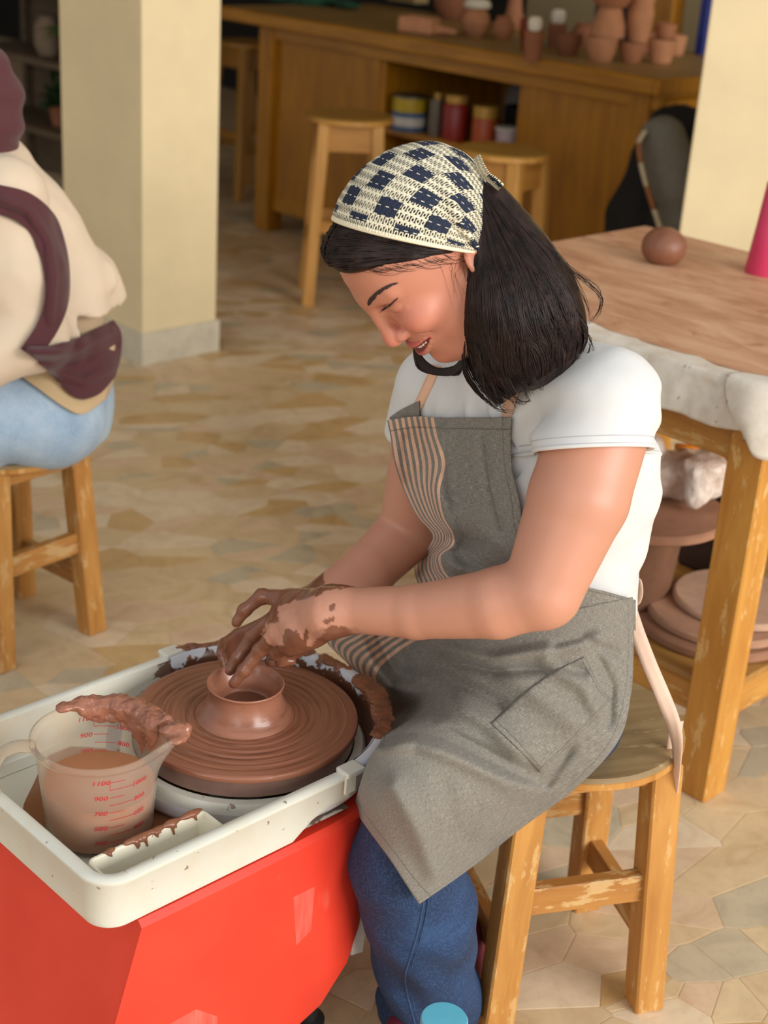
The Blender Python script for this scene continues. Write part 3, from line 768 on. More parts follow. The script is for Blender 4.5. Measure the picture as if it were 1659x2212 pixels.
_v = (PZ(10, 1640, .53) - JC); HA = math.atan2(_v @ -VB, _v @ VA)
hd = np.array([math.cos(HA), math.sin(HA), 0])
hp = crom([hd * 0.075 + [0, 0, JH - 0.012], hd * 0.095 + [0, 0, JH - 0.010], hd * 0.115 + [0, 0, JH - 0.020], hd * 0.123 + [0, 0, JH - 0.045], hd * 0.121 + [0, 0, JH - 0.08], hd * 0.116 + [0, 0, JH - 0.105]], 28)
tube('handle', hp, 0.0105, M_JUG, jug, 14, flat=0.62, up=tuple(np.cross(hd, (0, 0, 1))))
# red graduations: numerals and ticks printed on the wall
t = NT('red_print'); t.set(Base_Color=lin((196, 44, 50)), Roughness=0.5); M_PRINT = t.m
def text_vf(s, size):
    c = bpy.data.curves.new('t', 'FONT'); c.body = s; c.size = size; c.resolution_u = 2; c.shear = 0.2; c.offset = size * 0.012; c.align_x = 'CENTER'; c.align_y = 'CENTER'
    o = bpy.data.objects.new('t', c); COL.objects.link(o); dg = bpy.context.evaluated_depsgraph_get(); me = o.evaluated_get(dg).to_mesh()
    V = np.array([tuple(v.co) for v in me.vertices]); Fq = [tuple(p.vertices) for p in me.polygons]
    o.evaluated_get(dg).to_mesh_clear(); bpy.data.objects.remove(o, do_unlink=True); bpy.data.curves.remove(c); return V, Fq
def scale_print(ac, inner):
    V, Fq = [], []; sgn = -1 if inner else 1
    def put(P, fs):
        b = len(V)
        for x, y in P:
            r = r_at(y) + (0.0004 if not inner else -0.0026); a = ac + sgn * x / r_at(y) * (1 if not inner else 1)
            V.append((r * math.cos(a), r * math.sin(a), y))
        Fq.extend([tuple(i + b for i in f) for f in fs])
    def txt(s, x, y):
        P, f = text_vf(s, 0.0088); put([(p[0] * 1.25 + x, p[1] + y) for p in P], f)
    def tick(x0, x1, y, w=0.0004):
        k = 6; P = [(x0 + (x1 - x0) * i / k, y - w) for i in range(k + 1)] + [(x0 + (x1 - x0) * i / k, y + w) for i in range(k + 1)]
        put(P, [(i, i + 1, k + 2 + i, k + 1 + i) for i in range(k)])
    z = lambda ml: 0.012 + (JH - 0.034) * (ml - 200) / 900.0
    for ml in (1100, 900, 700, 500, 300): txt(str(ml), -0.011, z(ml)); tick(0.0, 0.018, z(ml))
    for ml in (1000, 800, 600, 400): txt(str(ml), 0.038, z(ml)); tick(0.0, 0.028, z(ml))
    put([(-0.0003, z(1000)), (0.0003, z(1000)), (0.0003, z(1100)), (-0.0003, z(1100))], [(0, 1, 2, 3)])
    return V, Fq
_v = (PZ(232, 1740, .49) - JC); PA = math.atan2(_v @ -VB, _v @ VA)
V, Fq = scale_print(PA, False); V2, F2 = scale_print(PA + math.pi - 0.1, True); b = len(V)
o = mesh_obj('graduation_print', V, Fq, M_PRINT, jug); tag(o, 'red printed millilitre scale', kind='stuff'); o = mesh_obj('graduation_print', V2, F2, M_PRINT, jug); tag(o, kind='stuff')
# clay scraped over the jug's far rim
def jug_mud():
    S = SDF(); rr = np.random.default_rng(3)
    for a in np.arange(SPA - 0.15, SPA + 2.3, 0.11):
        f = min(1, (SPA + 2.3 - a) / 1.2); e = math.exp(-((a - SPA) / 0.3) ** 2) * 0.026
        p = np.array([math.cos(a), math.sin(a), 0]) * (0.0785 + e * 0.9 + rr.uniform(-.003, .002)) + [0, 0, JH + rr.uniform(-.002, .003)]
        S.ell(p, (0.006 + 0.006 * rr.random() * f, 0.006 + 0.006 * rr.random() * f, 0.0035 + 0.005 * rr.random() * f), 0.009)
        if a > SPA + 0.2 and f > .25:
            q = np.array([math.cos(a), math.sin(a), 0]) * (0.071 - .004 * rr.random()); L = (0.012 + 0.028 * rr.random()) * f
            S.cone(q + [0, 0, JH - 0.004], q * 0.97 + [0, 0, JH - L], 0.006 * f + .002, 0.0035, 0.010)
    a = SPA + 0.75; q = np.array([math.cos(a), math.sin(a), 0]) * 0.069
    S.cone(q + [0, 0, JH - 0.02], q * 0.98 + [0, 0, JH - 0.058], 0.0085, 0.0018, 0.012)
    for u in np.linspace(0, 1, 5):
        e = 0.079 + 0.028 * u; S.ell((math.cos(SPA) * e, math.sin(SPA) * e, JH + 0.003 + 0.005 * u), (0.007 - .003 * u, 0.007 - .003 * u, 0.004), 0.008)
    S.fn(lambda X: 0.0034 * vnoise(X * 95, 8, 3) + .0012 * np.abs(vnoise(X * 230, 18, 2)))
    P, Fq = S.mesh((-.12, -.12, JH - .08), (.13, .13, JH + .035), 0.0016); mesh_obj('clay_smear', P, Fq, M_MUD2, jug, True)
M_MUD2 = plain('thick_slip', (150, 98, 76), 0.2, 0.16, 60, 0.25)
jug_mud()

# ================================================================== the potter
woman = empty('person', tuple(np.array([0.262, 1.80, 0.0])), 0.0)
tag(woman, 'woman in a crocheted headscarf and grey apron shaping clay on the wheel', 'person')
def rotm(a, b, c):
    ca, sa, cb, sb, cc, sc = math.cos(a), math.sin(a), math.cos(b), math.sin(b), math.cos(c), math.sin(c)
    return np.array([[ca, -sa, 0], [sa, ca, 0], [0, 0, 1]]) @ np.array([[cb, 0, sb], [0, 1, 0], [-sb, 0, cb]]) @ np.array([[1, 0, 0], [0, cc, -sc], [0, sc, cc]])
HR = rotm(3.6207, 0.8617, 0.1182); HO = np.array([0.0465, 1.72, 1.1162]); HS = 1.0496
def hw(p): return (HR @ (np.asarray(p, float) * HS)) + HO          # head-local -> world
def hwN(P): return (np.asarray(P, float) * HS) @ HR.T + HO
def hlN(X): return ((np.asarray(X, float) - HO) @ HR) / HS

# ---- head, in its own frame: x out of the face, y to her left, z up
HD = SDF()
HD.ell((-.003, 0, .045), (.088, .073, .073), .02)
HD.ell((.034, 0, .050), (.056, .058, .054), .03)                    # forehead
HD.ell((.040, 0, -.018), (.046, .054, .066), .03)                   # face block
HD.ell((.070, 0, -.076), (.0205, .022, .0175), .020)                # chin
for s in (-1, 1):
    HD.cone((.000, s * .056, -.034), (.056, s * .026, -.080), .017, .016, .022)      # jaw line
    HD.ell((.064, s * .036, -.006), (.0260, .0250, .0220), .014)     # cheek lifted by the smile
    HD.cone((.0890, s * .010, .0385), (.0700, s * .044, .0415), .0080, .0058, .014)    # brow ridge
HD.ell((.073, 0, -.040), (.0205, .029, .027), .014)                 # muzzle
for s in (-1, 1):
    HD.ell((.098, s * .030, .0210), (.0200, .0185, .0105), .008, 'c')   # eye socket
    HD.ell((.0700, s * .0300, .0205), (.0155, .0170, .0115), .0025)     # lidded eye
    HD.cone((.0855, s * .0170, .0305), (.0690, s * .0445, .0325), .0042, .0042, .0030)   # fold over the lid
    HD.cone((.0815, s * .0185, .0085), (.0700, s * .0450, .0145), .0048, .0045, .004)    # lower lid roll of the smile
HD.cone((.0910, 0, .033), (.1015, 0, -.008), .0078, .0085, .010)    # nose bridge
HD.ell((.1030, 0, -.0175), (.0112, .0100, .0105), .008)             # tip
HD.cone((.1025, 0, -.022), (.0900, 0, -.0265), .0050, .0045, .004)   # columella
for s in (-1, 1):
    HD.ell((.0940, s * .0108, -.0185), (.0092, .0058, .0078), .004)  # wings
    HD.ell((.0985, s * .0068, -.0272), (.0056, .0030, .0046), .0015, 'c')
    HD.cone((.0870, s * .0195, -.0130), (.0765, s * .0400, -.0290), .0032, .0028, .004, 'c')   # smile fold
YM = .0315
xm = lambda y: .0960 - 17.0 * y * y
zm = lambda y: -.0470 + 10.0 * y * y
TE = SDF()                                                          # teeth
for i in range(-4, 5):
    y = i * .0054; TE.ell((xm(y) - .0052, y, zm(y) + .0022), (.0040, .0029, .0050 - .0002 * abs(i)), .0002)
MO = SDF()                                                          # opening of the smile
for i in range(-8, 9):
    y = i / 8 * (YM - .001); MO.ell((xm(y) + .001, y, zm(y)), (.0095, .0034, .0060 * math.sqrt(max(.03, 1 - (i / 8.3) ** 2))), .0015)
HD.fn(lambda X: MO(X), .0010, 'c', (.085, 0, -.042), .045)
HD.fn(lambda X: TE(X), .0002, 'u', (.08, 0, -.042), .045)
LIPS = ((.0070, .0030, -.0004), (-.0078, .0042, -.0026))                # height over the gap, radius, set-back
def lip_at(y, l): w_ = 1 - (y / YM) ** 2; return xm(y) + l[2] - .0012 * (1 - w_), zm(y) + l[0] * np.sqrt(np.maximum(w_, 0)), l[1] * (.42 + .58 * np.maximum(w_, 0))
for l_ in LIPS:
    yy = np.linspace(-YM, YM, 15)
    for y0, y1 in zip(yy[:-1], yy[1:]):
        x0, z0, r0 = lip_at(y0, l_); x1, z1, r1 = lip_at(y1, l_); HD.cone((x0, y0, z0), (x1, y1, z1), r0, r1, .0030)
for s in (-1, 1):
    HD.ell((-.014, s * .0715, -.004), (.013, .0055, .022), .006, rot=rotm(0, -.25, 0)); HD.ell((-.011, s * .0765, -.002), (.007, .003, .012), .003, 'c')

# ---- joints: pixel direction + distance
J = lambda px, py, y: PY(px, py, y)
Ls, Lm, Le = J(1308, 880, 1.665), J(1250, 1075, 1.61), J(1172, 1275, 1.575)
Lf1, Lf2, Lw = J(1075, 1303, 1.585), J(900, 1322, 1.625), J(742, 1318, 1.665)
Rs, Re, Rf, Rw = J(950, 850, 1.915), J(884, 1145, 1.94), J(795, 1232, 1.88), J(668, 1318, 1.805)
NB = J(1150, 815, 1.80); PV = J(1165, 1470, 1.80)
tu = (NB - PV) / np.linalg.norm(NB - PV)
sd = Ls - Rs; sd -= tu * (sd @ tu); sd /= np.linalg.norm(sd); fwv = np.cross(tu, sd)
if fwv[0] > 0: fwv = -fwv
TB = np.stack([fwv, sd, tu], 1)
def tp(f, s, t): return PV + (NB - PV) * t + fwv * f + sd * s
def torso(S, e=0.0):
    S.ell(tp(.000, 0, .70), (.105 + e, .150 + e, .150 + e), .04, rot=TB)
    S.ell(tp(-.010, 0, .36), (.108 + e, .138 + e, .150 + e), .05, rot=TB); S.ell(tp(-.055, .03, .70), (.075 + e, .115 + e, .125 + e), .05, rot=TB)
    for s in (-1, 1): S.ell(tp(.060, s * .062, .63), (.062 + e, .066 + e, .068 + e), .04, rot=TB)
    S.ell(tp(.035, 0, .20), (.110 + e, .145 + e, .115 + e), .05, rot=TB)
    S.ell(PV + [0, 0, 0.0], (.115 + e, .148 + e, .105 + e), .05, rot=TB)
    S.cone(Ls - sd * .03, Rs + sd * .03, .052 + e, .052 + e, .05)
    S.cone(NB - tu * .01, Ls - sd * .05 + tu * .012, .050 + e, .045 + e, .05); S.cone(NB - tu * .01, Rs + sd * .05 + tu * .012, .050 + e, .045 + e, .05)
    return S
def larm(S, e=0.0, k=.006):
    S.chain([Ls, Lm, Le], [.060 + e, .0595 + e, .0470 + e], k); return S
BODY = SDF()
BODY.ell(tp(.0, 0, .82), (.090, .140, .09), .02, rot=TB)
BODY.cone(NB - tu * .04, Ls - sd * .02, .045, .050, .04); BODY.cone(NB - tu * .04, Rs + sd * .02, .045, .050, .04)
BODY.cone(NB - fwv * .005, hw((-.030, 0, -.030)), .056, .054, .03)   # neck
BODY.cone(NB + fwv * .02, hw((.010, 0, -.055)), .046, .040, .02)
larm(BODY)
BODY.chain([Le, Lf1, Lf2, Lw], [.0455, .0425, .0335, .0280], .006)
BODY.chain([Rs, Re], [.054, .044], .006); BODY.chain([Re, Rf, Rw], [.044, .039, .028], .006)
BODY.fn(lambda X: HD(hlN(X).astype(np.float32)) * HS, .012, 'u', hw((.0, 0, .02)), .16)

FR = 1.0
LH = {'index': [(628, 1292, 1.738), (566, 1288, 1.752), (528, 1318, 1.750), (511, 1344, 1.746)],
      'middle': [(606, 1325, 1.722), (548, 1372, 1.734), (515, 1420, 1.728), (497, 1448, 1.722)],
      'ring': [(600, 1364, 1.702), (562, 1404, 1.710), (527, 1448, 1.704), (505, 1476, 1.699)],
      'little': [(624, 1394, 1.684), (596, 1412, 1.706), (606, 1428, 1.722), (630, 1428, 1.728)]}
LB = {'index': (712, 1296, 1.690), 'middle': (712, 1308, 1.677), 'ring': (708, 1330, 1.664), 'little': (704, 1348, 1.656)}
RADF = [.0118, .0096, .0086, .0072]
HAND = SDF()
for k_, pts in LH.items():
    q = [J(*p) for p in pts]; b = J(*LB[k_]); f = {'index': 1, 'middle': 1.03, 'ring': .98, 'little': .86}[k_]
    HAND.cone(b, q[0], .0165, .0130, .018)
    HAND.chain(q, [r * f for r in RADF], .004)
    HAND.ell(q[1], (.0104 * f,) * 3, .004); HAND.ell(q[2], (.0092 * f,) * 3, .003)
HAND.chain([Lw, J(712, 1322, 1.668), J(690, 1326, 1.676)], [.0280, .0265, .021], .02)
HAND.ell(J(664, 1372, 1.672), (.026, .015, .016), .016); HAND.ell(J(640, 1390, 1.680), (.016, .013, .013), .014)
HAND.ell(J(655, 1330, 1.700), (.032, .026, .014), .018)
th = [J(694, 1302, 1.712), J(650, 1330, 1.752), J(610, 1372, 1.768), J(585, 1400, 1.766)]; HAND.chain(th, [.0150, .0125, .0105, .0085], .010)
RHB = J(640, 1322, 1.812)
for i in range(4):
    dx, dy, dyy = i * 5, i * 15, -i * .004
    q = [J(585 + dx, 1345 + dy, 1.825 + dyy), J(515 + dx, 1372 + dy, 1.808 + dyy), J(484 + dx, 1392 + dy, 1.787 + dyy), J(478 + dx, 1410 + dy, 1.764 + dyy)]
    HAND.cone(RHB, q[0], .016, .0125, .018); HAND.chain(q, RADF, .004)
HAND.chain([Rw, RHB], [.028, .022], .02)
q = [J(640, 1345, 1.80), J(650, 1395, 1.778), J(615, 1424, 1.765), J(585, 1428, 1.757)]; HAND.chain(q, [.015, .0115, .010, .0082], .008)
HAND.fn(lambda X: 0.00055 * vnoise(X * 170, 21, 2))
BODY.fn(lambda X: HAND(X), .012, 'u', J(600, 1370, 1.73), .17)

def inpoly(P, poly):
    x, y = P[:, 0], P[:, 1]; r = np.zeros(len(P), bool); j = len(poly) - 1
    for i in range(len(poly)):
        xi, yi = poly[i]; xj, yj = poly[j]
        c = ((yi > y) != (yj > y)) & (x < (xj - xi) * (y - yi) / (yj - yi + 1e-9) + xi); r ^= c; j = i
    return r
def skin_color(P):
    base = np.array(lin((196, 138, 112))); C = np.tile(base, (len(P), 1))
    n = vnoise(P * 28, 2, 3)[:, None]; C *= 1 + .05 * n
    L = hlN(P); inh = np.exp(-np.maximum(HD(L.astype(np.float32)), 0) / .004)
    C = C * (1 - inh[:, None] * (1 - np.array([.95, .84, .83])))
    blush = np.zeros(len(P))
    for s in (-1, 1): blush += np.exp(-(((L - [.072, s * .040, -.004]) / [.03, .022, .020]) ** 2).sum(1))
    blush += .8 * np.exp(-(((L - [.110, 0, -.016]) / [.016, .016, .016]) ** 2).sum(1)) + .35 * np.exp(-(((L - [.085, 0, -.08]) / [.02, .02, .02]) ** 2).sum(1))
    b = (np.clip(blush, 0, 1) * inh)[:, None]; C = C * (1 - .55 * b) + np.array(lin((208, 112, 98))) * .55 * b
    # lips, teeth, nostrils
    y = np.clip(L[:, 1], -YM, YM); ul = np.full(len(P), 9.0)
    for l_ in LIPS:
        lx, lz, lr = lip_at(y, l_); ul = np.minimum(ul, np.sqrt((L[:, 0] - lx) ** 2 + (L[:, 2] - lz) ** 2 + (L[:, 1] - y) ** 2) - lr)
    w = (sstep(.0021, .0010, ul) * inh)[:, None]; C = C * (1 - w) + np.array(lin((190, 96, 90))) * w
    mo = MO(L.astype(np.float32)); w = (sstep(.0006, -.0006, mo) * (ul > .0002) * inh)[:, None]; C = C * (1 - w) + np.array(lin((120, 40, 40))) * w
    te = TE(L.astype(np.float32)); w = (sstep(.0006, .0001, te) * inh)[:, None]; C = C * (1 - w) + np.array(lin((236, 226, 212))) * w
    # clay on the hands
    px = projN(P); hd = HAND(P.astype(np.float32)); mud = np.zeros(len(P)); n2 = vnoise(P * 120, 5, 3)
    hand = sstep(.012, .002, hd)
    cr = lambda pts: [(460 + a / 5.184, 1230 + b / 5.184) for a, b in pts]
    jit = np.stack([vnoise(P * 210, 31, 2), vnoise(P * 210, 47, 2)], 1) * 5
    clean = inpoly(px + jit, cr([(720, 430), (900, 350), (1050, 340), (1230, 250), (1800, 150), (1800, 720), (1400, 625), (1300, 640), (1230, 720), (1100, 860), (1010, 850), (985, 720), (930, 690), (820, 660), (770, 800), (800, 860), (720, 850), (640, 850), (540, 720), (600, 600), (740, 590)]))
    spot = np.zeros(len(P), bool)
    for poly in ([(1300, 400), (1370, 380), (1360, 450), (1310, 475)], [(1215, 565), (1360, 530), (1365, 580), (1270, 620)], [(1030, 650), (1075, 690), (1050, 860), (1015, 860)], [(610, 840), (655, 850), (650, 885), (620, 880)], [(725, 845), (760, 850), (765, 890), (735, 885)]):
        spot |= inpoly(px + jit * .4, cr(poly))
    depth = P[:, 1] < 1.765
    mud = hand * (~(clean & depth) | spot)
    smear = hand * (clean & depth & ~spot) * sstep(-.1, .5, n2)
    far = (P[:, 1] > 1.74) & (px[:, 0] < 700); mud = np.maximum(mud, far * sstep(.06, .02, hd))
    under = sstep(-.2, .2, n2 + (px[:, 1] - 1362) / 14) * (px[:, 0] < 800) * sstep(.02, .0, np.abs(px[:, 0] - 730) / 4000) * (P[:, 1] < 1.72); mud = np.maximum(mud, under * sstep(800, 740, px[:, 0]))
    m = mud[:, None]; mc = np.array(lin((128, 80, 58))) * (1 + .18 * n2[:, None]); C = C * (1 - m) + mc * m
    s_ = (.35 * smear)[:, None]; C = C * (1 - s_) + np.array(lin((186, 140, 118))) * s_
    out = np.ones((len(P), 4)); out[:, :3] = np.clip(C, 0, 1); out[:, 3] = mud
    return out
def skin_mat(name):
    t = NT(name); v = t.new('ShaderNodeVertexColor'); v.layer_name = 'Col'; co = t.coord()
    n = t.noise(co, 420, 2); n1 = t.noise(co, 90, 3)
    t.set(Base_Color=v.outputs[0], Subsurface_Weight=0.12, Subsurface_Scale=0.006, Roughness=t.math('MULTIPLY_ADD', v.outputs[1], -0.22, 0.46))
    t.b.inputs['Subsurface Radius'].default_value = (1.0, 0.35, 0.2)
    t.bump(t.math('ADD', n, n1), 0.10, 0.0006); return t.m
M_SKIN = skin_mat('skin')
def lo_hi(pts, m): pts = np.array(pts); return pts.min(0) - m, pts.max(0) + m
lo, hi = lo_hi([Ls, Le, Lw, Rs, Re, Rw, hw((0, 0, .13)), hw((.12, 0, 0)), hw((-.1, 0, 0)), J(480, 1480, 1.69), tp(0, .15, .7)], .11)
def fine_mesh(S, lo, hi, h, region, cuts):
    """surface net, refined where the face needs it, settled back on the surface"""
    P, Fq = S.mesh(lo, hi, h); o_ = mesh_obj('tmp', P, Fq); bm = bmesh.new(); bm.from_mesh(o_.data)
    m = region(P); bm.verts.ensure_lookup_table()
    es = [e for e in bm.edges if m[e.verts[0].index] and m[e.verts[1].index]]
    bmesh.ops.subdivide_edges(bm, edges=es, cuts=cuts, use_grid_fill=True); bm.to_mesh(o_.data); bm.free()
    P = np.empty(len(o_.data.vertices) * 3, np.float32); o_.data.vertices.foreach_get('co', P); P = P.reshape(-1, 3)
    m = region(P)
    for it in range(2):
        X = P[m]; d = S(X); g = S.grad(X, .0006); P[m] = X - g * np.clip(d, -.002, .002)[:, None] * .9
    o_.data.vertices.foreach_set('co', P.ravel()); return o_, P
def face_region(P):
    L = hlN(P); return (L[:, 0] > .045) & (L[:, 2] > -.10) & (L[:, 2] < .055) & (np.abs(L[:, 1]) < .06) & (np.linalg.norm(L, axis=1) < .16)
body, BP = fine_mesh(BODY, lo, hi, 0.0024, face_region, 2)
body.name = 'body'; body.data.name = 'body'; body.data.materials.append(M_SKIN)
body.data.polygons.foreach_set('use_smooth', [True] * len(body.data.polygons))
_a = body.data.color_attributes.new('Col', 'FLOAT_COLOR', 'POINT'); _a.data.foreach_set('color', skin_color(BP).astype(np.float32).ravel()); body.data.update()
set_parent_keep(body, woman)

# ---- T-shirt
def cotton(name, col):
    t = NT(name); co = t.coord(); n = t.noise(co, 900, 2); n1 = t.noise(co, 12, 3); c = lin(col)
    t.set(Base_Color=t.ramp(n1, [(.3, [x * .95 for x in c]), (.7, c)]), Roughness=0.85, Sheen_Weight=0.15); t.bump(n, 0.15, 0.0005); return t.m
M_WHITE = cotton('white_cotton', (212, 210, 206))
sh_ax = (Lm - Ls) / np.linalg.norm(Lm - Ls)
CUT = J(1290, 972, 1.62)
cut_n = np.array([0.10, -0.42, -0.90]); cut_n /= np.linalg.norm(cut_n)
SHIRT = torso(SDF(), .004)
SLV = SDF(); SLV.chain([Ls + tu * .004, Ls + (Lm - Ls) * .9], [.0675, .0715], .006)
SLV.chain([Rs + tu * .004, Rs + (Re - Rs) * .36], [.063, .064], .02)
SHIRT.fn(lambda X: SLV(X), .03, 'u')
ra_ax = (Re - Rs) / np.linalg.norm(Re - Rs); RCUT = Rs + (Re - Rs) * .33
def cuts(X):
    a = (X - CUT) @ sh_ax - .012 * np.cos(((X - CUT) @ fwv) / .05); near = np.linalg.norm(X - (Ls + (Lm - Ls) * .6), axis=1) - .105 
    d1 = np.maximum(-a, near + .0 * a)
    b = (X - RCUT) @ ra_ax; nr = np.linalg.norm(X - (Rs + (Re - Rs) * .55), axis=1) - .12
    return np.minimum(d1, np.maximum(-b, nr))
NECKC = NB + fwv * .010 + tu * .062
SHIRT.ell(NECKC, (.078, .085, .05), .008, 'c', rot=TB)
def shirt_folds(X):
    # pulls that run from the armpit over the chest and the sleeve
    A = J(1165, 985, 1.69); v = X - A; r = np.linalg.norm(v, axis=1); an = np.arctan2(v @ tu, v @ fwv * 0.6 + v @ sd * .8)
    w = np.exp(-r / .10) * sstep(.02, .055, r); f = .0100 * w * np.sin(an * 9 + 3 * r / .05)
    ch = np.exp(-((((X - tp(.13, .0, .80)) @ TB) / [.07, .10, .06]) ** 2).sum(1)); f += .0050 * ch * np.sin(((X - PV) @ sd) * 190 + 4 * vnoise(X * 14, 3, 1))
    bk = sstep(.02, -.04, (X - PV) @ fwv) ; f += .0055 * bk * vnoise(np.c_[(X @ fwv) * 12, (X @ sd) * 12, (X @ tu) * 26], 11, 2)
    return f + .0012 * vnoise(X * 30, 9, 2)
SHIRT.fn(shirt_folds)
class Cut(SDF):
    pass
def sleeve_cut(X):
    """everything of the sleeve past the hem"""
    a = (X - CUT) @ cut_n; r = np.linalg.norm((X - CUT) - ((X - CUT) @ sh_ax)[:, None] * sh_ax, axis=1)
    d1 = np.maximum(-a, r - .115); b = (X - RCUT) @ ra_ax; r2 = np.linalg.norm((X - RCUT) - b[:, None] * ra_ax, axis=1)
    return np.minimum(np.maximum(d1, a - .14), np.maximum(np.maximum(-b, r2 - .10), b - .14))
SL2 = SDF(); SL2.fn(lambda X: SLV(X), 0, 'u'); SL2.fn(shirt_folds); SL2.fn(sleeve_cut, .003, 'c')
def bore(X): 
    A = SDF(); A.chain([Ls, Lm, Le], [.0625, .0625, .05], .01); A.chain([Rs, Re], [.0585, .048], .01); return A(X)
def mid_t(X): return (X - CUT) @ cut_n
TOR = torso(SDF(), .004); TOR.ell(NECKC, (.078, .085, .05), .008, 'c', rot=TB); TOR.fn(shirt_folds)
def lower_cut(X): return (X - tp(0, 0, .10)) @ tu
TOR.fn(lambda X: lower_cut(X), .004, 'c') if False else None
SHIRT = SDF(); SHIRT.fn(lambda X: TOR(X), 0, 'u'); SHIRT.fn(lambda X: SL2(X), .012, 'u', (Ls + Rs) / 2, .40)
SHIRT.fn(lambda X: np.maximum(bore(X), -(mid_t(X) + .010)), .002, 'c')
SHIRT.fn(lambda X: -((X - tp(0, 0, .20)) @ tu), .004, 'i')
lo, hi = lo_hi([Ls, Rs, tp(.16, 0, .6), tp(-.13, 0, .5), PV, CUT, RCUT, tp(0, .2, 0), tp(0, -.2, 0)], .085); lo[2] = .52
shirt, SP, SF = sdf_obj('t_shirt', SHIRT, lo, hi, 0.0034, M_WHITE, None); tag(shirt, 'white short-sleeved cotton T-shirt'); set_parent_keep(shirt, woman)
def sleeve_seam(off):
    a0 = CUT - cut_n * off; ax = Ls + sh_ax * ((a0 - Ls) @ cut_n) / (sh_ax @ cut_n); e1 = np.cross(cut_n, (0, 1, 0)); e1 /= np.linalg.norm(e1); e2 = np.cross(cut_n, e1)
    A = np.linspace(0, 2 * math.pi, 60); D_ = np.cos(A)[:, None] * e1 + np.sin(A)[:, None] * e2; O_ = ax + D_ * .12; h_, _ = SHIRT.march(O_, -D_, .2, 0.0, 60); return h_
t = NT('seam_thread'); t.set(Base_Color=lin((186, 184, 182)), Roughness=.9)
mesh_obj('sleeve_seam', *tube_vf(sleeve_seam(.013), .0007, 5), t.m, shirt, True)
mesh_obj('sleeve_hem', *tube_vf(sleeve_seam(.0022) , .0026, 8), M_WHITE, shirt, True)

# ---- jeans
HipN, KnN, AnN = J(1176, 1550, 1.74), J(897, 1690, 1.575), J(930, 2190, 1.69)
HipF, KnF, AnF = J(1130, 1450, 1.86), J(856, 1440, 1.955), J(900, 1760, 2.02)
def legs(S, e=0):
    S.ell(PV - [0, 0, .025], (.100 + e, .140 + e, .100 + e), .05, rot=TB)
    S.cone(HipN, KnN, .076 + e, .057 + e, .04); S.cone(HipF, KnF, .086 + e, .066 + e, .04); return S
JEANS = legs(SDF())
SH = J(905, 1960, 1.615)
JEANS.chain([KnN, J(876, 1870, 1.595), SH, AnN + [0, 0, 0]], [.056, .068, .072, .073], .03); JEANS.chain([KnF, AnF], [.062, .07], .03)
JEANS.fn(lambda X: (X[:, 2] - .045), 0, 'i') if False else None
def jean_folds(X):
    low = sstep(.34, .10, X[:, 2]) ; v = X - SH
    f = .009 * low * np.sin((X[:, 2] * 62) + 5 * v[:, 0] / .07 + 1.5 * vnoise(X * 9, 4, 1)) * sstep(-.6, .7, vnoise(X * 11, 6, 2))
    side = np.exp(-((v @ np.array([.85, -.5, 0])) / .012) ** 2); return f + .0016 * vnoise(X * 36, 14, 2) + 0 * side
JEANS.fn(jean_folds)
lo, hi = lo_hi([HipN, KnN, AnN, HipF, KnF, AnF, PV], .20); lo[2] = .02
t = NT('denim'); co = t.coord(); w1 = t.noise(t.coord('Object', scale=(900, 900, 160)), 1, 2); n1 = t.noise(co, 9, 4); n3 = t.noise(co, 300, 2)
c = t.ramp(n1, [(.3, lin((16, 34, 62))), (.6, lin((27, 53, 90))), (.8, lin((52, 84, 124)))]); c = t.mix(t.ramp(n3, [(.45, 0.), (.75, .5)]), c, lin((62, 92, 130)))
t.set(Base_Color=c, Roughness=.85); t.bump(w1, .3, .0006); M_DENIM = t.m
jeans, JP, JF = sdf_obj('jeans', JEANS, lo, hi, 0.0042, M_DENIM, None); tag(jeans, 'blue denim flared jeans'); set_parent_keep(jeans, woman)
_px = crom([(920, 1900), (914, 1954), (903, 2010), (889, 2060), (876, 2106), (880, 2150), (892, 2195), (900, 2230)], 40); _D = np.array([ray(*q) for q in _px]); _h, _ = JEANS.march(CAM0[None], _D, 3, 1.3, 80)
t = NT('denim_seam'); t.set(Base_Color=lin((46, 72, 108)), Roughness=.85); mesh_obj('outseam', *tube_vf(_h, .0013, 6), t.m, jeans, True)
mesh_obj('outseam', *tube_vf(crom(_h[::5] + np.array([.006, 0, 0]), 40), .0007, 6), t.m, jeans, True)

# ---- headscarf: crocheted kerchief wrapped from the brow to behind the ears
QX, QZ = -.024, -.004
def cap_hit(d, e=0.0, c=(.000, 0, .047), r=(.0965, .0825, .0815)):
    """distance from the wrapping axis to the hair-covered skull along d"""
    o = (np.array([QX, 0, QZ]) - c) / (np.array(r) + e); v = d / (np.array(r) + e)
    A = (v * v).sum(-1); B_ = (v * o).sum(-1); Cc = (o * o).sum() - 1
    return (-B_ + np.sqrt(np.maximum(B_ * B_ - A * Cc, 0))) / A
def scarf_grid(ph0, ph1, n, m, e):
    v = np.linspace(0, 1, n)[:, None]; th = np.linspace(.12, math.pi - .12, m)[None]
    # the sides gather towards the knot: the band narrows near the ends
    mid = np.sin(th) ** 0.5; ph = ph0 + (ph1 - ph0) * v + 0 * th
    d = np.stack([np.sin(th) * np.cos(ph), np.cos(th) + 0 * ph, np.sin(th) * np.sin(ph)], -1)
    return d * cap_hit(d, e)[..., None] + np.array([QX, 0, QZ]), ph, th
